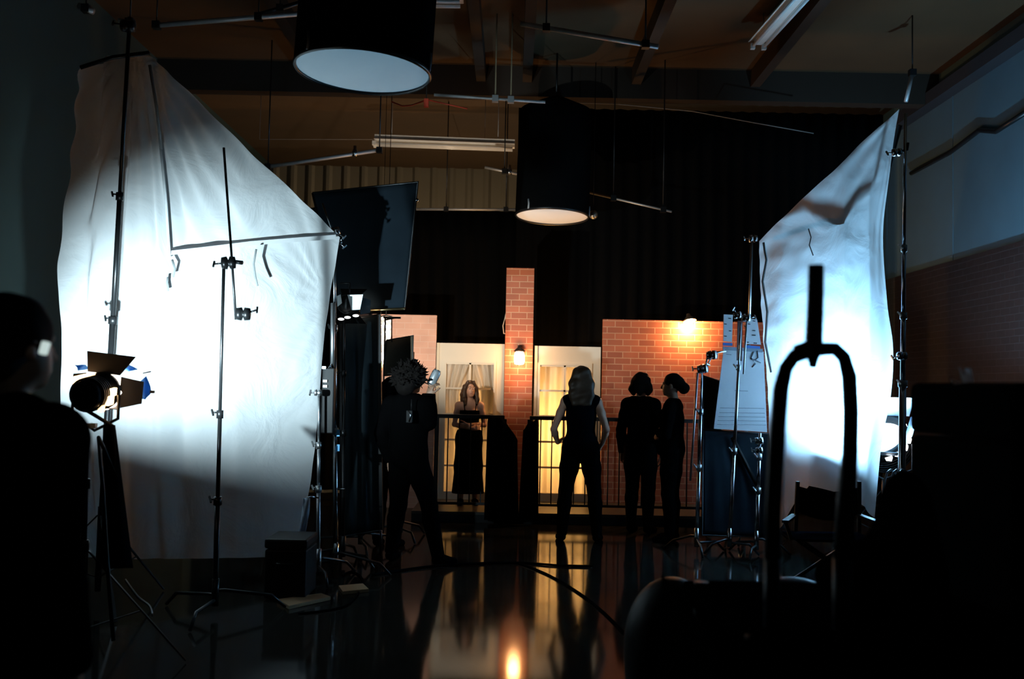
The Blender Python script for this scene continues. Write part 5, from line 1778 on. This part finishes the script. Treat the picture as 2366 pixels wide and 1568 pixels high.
# --- man with spiky hair raising a can
def spiky(g, hd, hc):
    g.ell(hc + Vector((0, 0.03, 0.035)), (0.150, 0.150, 0.128), 0.02)
    g.ell(hc + Vector((0, 0.09, -0.04)), (0.10, 0.08, 0.10), 0.03)
    rnd = random.Random(5)
    for _ in range(430):
        th, ph = rnd.uniform(0, 2 * math.pi), rnd.uniform(-0.5, 1.45)
        d = Vector((math.cos(th) * math.cos(ph), math.sin(th) * math.cos(ph), math.sin(ph)))
        if d.y < -0.5 and d.z < 0.3:
            continue
        p = hc + Vector((0, 0.03, 0.03)) + Vector((d.x * 0.135, d.y * 0.135, d.z * 0.112))
        L = rnd.uniform(0.03, 0.075)
        g.cap(p, p + (d + Vector((rnd.uniform(-0.4, 0.4), rnd.uniform(-0.4, 0.4), rnd.uniform(-0.2, 0.3)))).normalized() * L, 0.010, 0.003, 0.006)


b4 = ground(938, 1296)
H4 = at(945, 838, b4.y).z * 0.975
FACE4 = 150
M4 = Matrix.Translation(b4) @ Matrix.Rotation(math.radians(FACE4), 4, 'Z') @ Matrix.Scale(H4 / 1.75, 4)
cpos = at(1003, 872, b4.y + 0.02)
cdir = Vector((0.42, 0.0, 0.9)).normalized()
cl4 = M4.inverted() @ cpos
wl4 = cl4 + Vector((0.035, 0.03, -0.165))
arms4 = [dict(elbow=tuple(wl4 + Vector((-0.04, 0.05, -0.24))), wrist=tuple(wl4), dir=(-0.35, 0.05, 1), nrm=(-0.3, -1.0, 0.1), curl=0.95, thumb=-1),
         dict(elbow=(0.26, 0.06, 1.15), wrist=(0.25, -0.05, 0.92), dir=(-0.1, -0.3, -1), nrm=(-1, 0.1, 0), curl=0.5)]
legs4 = [dict(knee=(-0.20, -0.06, 0.51), ankle=(-0.36, 0.02, 0.09), toe=(-0.44, -0.12, 0.026)),
         dict(knee=(0.11, -0.02, 0.50), ankle=(0.13, 0.05, 0.085), toe=(0.17, -0.10, 0.026))]
r4, M4, hd4 = person('person with wild spiky hair in dark clothes, seen from behind, raising a can', b4, H4, FACE4, arms4, legs4, SKIN2, False, head_turn=math.radians(-25), vox=0.009,
                     garments=(('jacket', 'sleeved', 0.036, lambda X, Y, Z: np.maximum(0.80 - Z, Z - 1.52) + 0 * X + 0 * Y, BLKTEX), ('trousers', 'trousers', 0.022, lambda X, Y, Z: np.maximum(0.07 - Z, Z - 1.02) + 0 * X + 0 * Y, BLKTEX)),
                     hair=dict(fn=spiky, mat=HDARK, noise=0.002), shoes=BLKTEX)
# the second dark figure right beside him
b6 = footat(895, 9.72)
H6 = at(895, 874, 9.72).z
person('dark-clothed person standing close beside the spiky-haired person', b6, H6, 165, HANG, STAND_LEGS, SKIN2, False, vox=0.010,
       garments=(('jacket', 'sleeved', 0.032, lambda X, Y, Z: np.maximum(0.82 - Z, Z - 1.52) + 0 * X + 0 * Y, BLKTEX), ('trousers', 'trousers', 0.022, lambda X, Y, Z: np.maximum(0.06 - Z, Z - 1.02) + 0 * X + 0 * Y, BLKTEX)),
       hair=dict(fn=bob, mat=HDARK, noise=0.003), shoes=BLKTEX)
bk = at(886, 1011, 9.72 - 0.17)
MB().box(bk, (0.05, 0.02, 0.025)).build('belt_clip', STEEL, bpy.data.objects['person.005'])
# the can in the raised hand
can = empty('drink_can', cpos, 'silver drink can tilted in the hand of the spiky-haired person', 'can')
Mc = frame_of(cdir, Vector((0, 1, 0)), cpos)
MB().lathe([(0.028, -0.074), (0.037, -0.066), (0.040, -0.054), (0.040, 0.054), (0.031, 0.072)], Mc, 24, cap=True).build('body', plain('can_silver', (0.62, 0.64, 0.66), 0.35, 0.5), can)
MB().lathe([(0.031, 0.072), (0.033, 0.076), (0.030, 0.076), (0.026, 0.070), (0.001, 0.070)], Mc, 24).build('lid', STEEL, can)
# radio on his back
rd = empty('walkie_talkie', at(946, 965, b4.y - 0.24), 'small radio with shiny glints clipped on the back of the spiky-haired person', 'radio')
pr_ = at(946, 962, b4.y - 0.24)
MB().box(pr_, (0.055, 0.04, 0.11)).build('body', BLACK, rd, bevel=0.006)
MB().tube([pr_ + Vector((0.015, 0, 0.05)), pr_ + Vector((0.015, 0, 0.15))], 0.006, 8).build('antenna', BLACK, rd)
MB().tube([pr_ + Vector((-0.01, -0.022, 0.05)), pr_ + Vector((0.012, -0.030, 0.015)), pr_ + Vector((0.0, -0.026, -0.045))], 0.006, 8).build('clip', STEEL, rd)

# --- dark figure at the edge, close to the camera
def short_cap(g, hd, hc):
    g.ell(hc + Vector((0, 0.022, 0.035)), (0.092, 0.108, 0.10), 0.02)
    g.ell(hc + Vector((0, 0.06, -0.03)), (0.075, 0.06, 0.07), 0.03)


b5 = footat(6, 2.55)
H5 = at(6, 692, 2.55).z
r5, M5, hd5 = person('dark figure in black standing close by at the edge, with a pale headset piece', b5, H5, 150, HANG, STAND_LEGS, SKIN2, False, vox=0.010,
                     garments=(('jacket', 'sleeved', 0.030, lambda X, Y, Z: np.maximum(0.84 - Z, Z - 1.52) + 0 * X + 0 * Y, BLKTEX), ('trousers', 'trousers', 0.020, lambda X, Y, Z: np.maximum(0.06 - Z, Z - 1.02) + 0 * X + 0 * Y, BLKTEX)),
                     hair=dict(fn=short_cap, mat=HDARK, noise=0.002), shoes=BLKTEX)
hp5 = at(103, 804, 2.42)
MB().box(hp5, (0.016, 0.02, 0.032), Matrix.Rotation(0.25, 3, 'Y')).build('headset_piece', emit_mat('added_piece_glow', (0.75, 0.92, 0.88), 0.7), r5, bevel=0.003)  # emission added to keep the pale piece bright, not a screen
MB().tube([hp5, hp5 + Vector((-0.03, 0.01, 0.01)), at(82, 790, 2.45)], 0.004, 6).build('headset_arm', BLACK, r5)
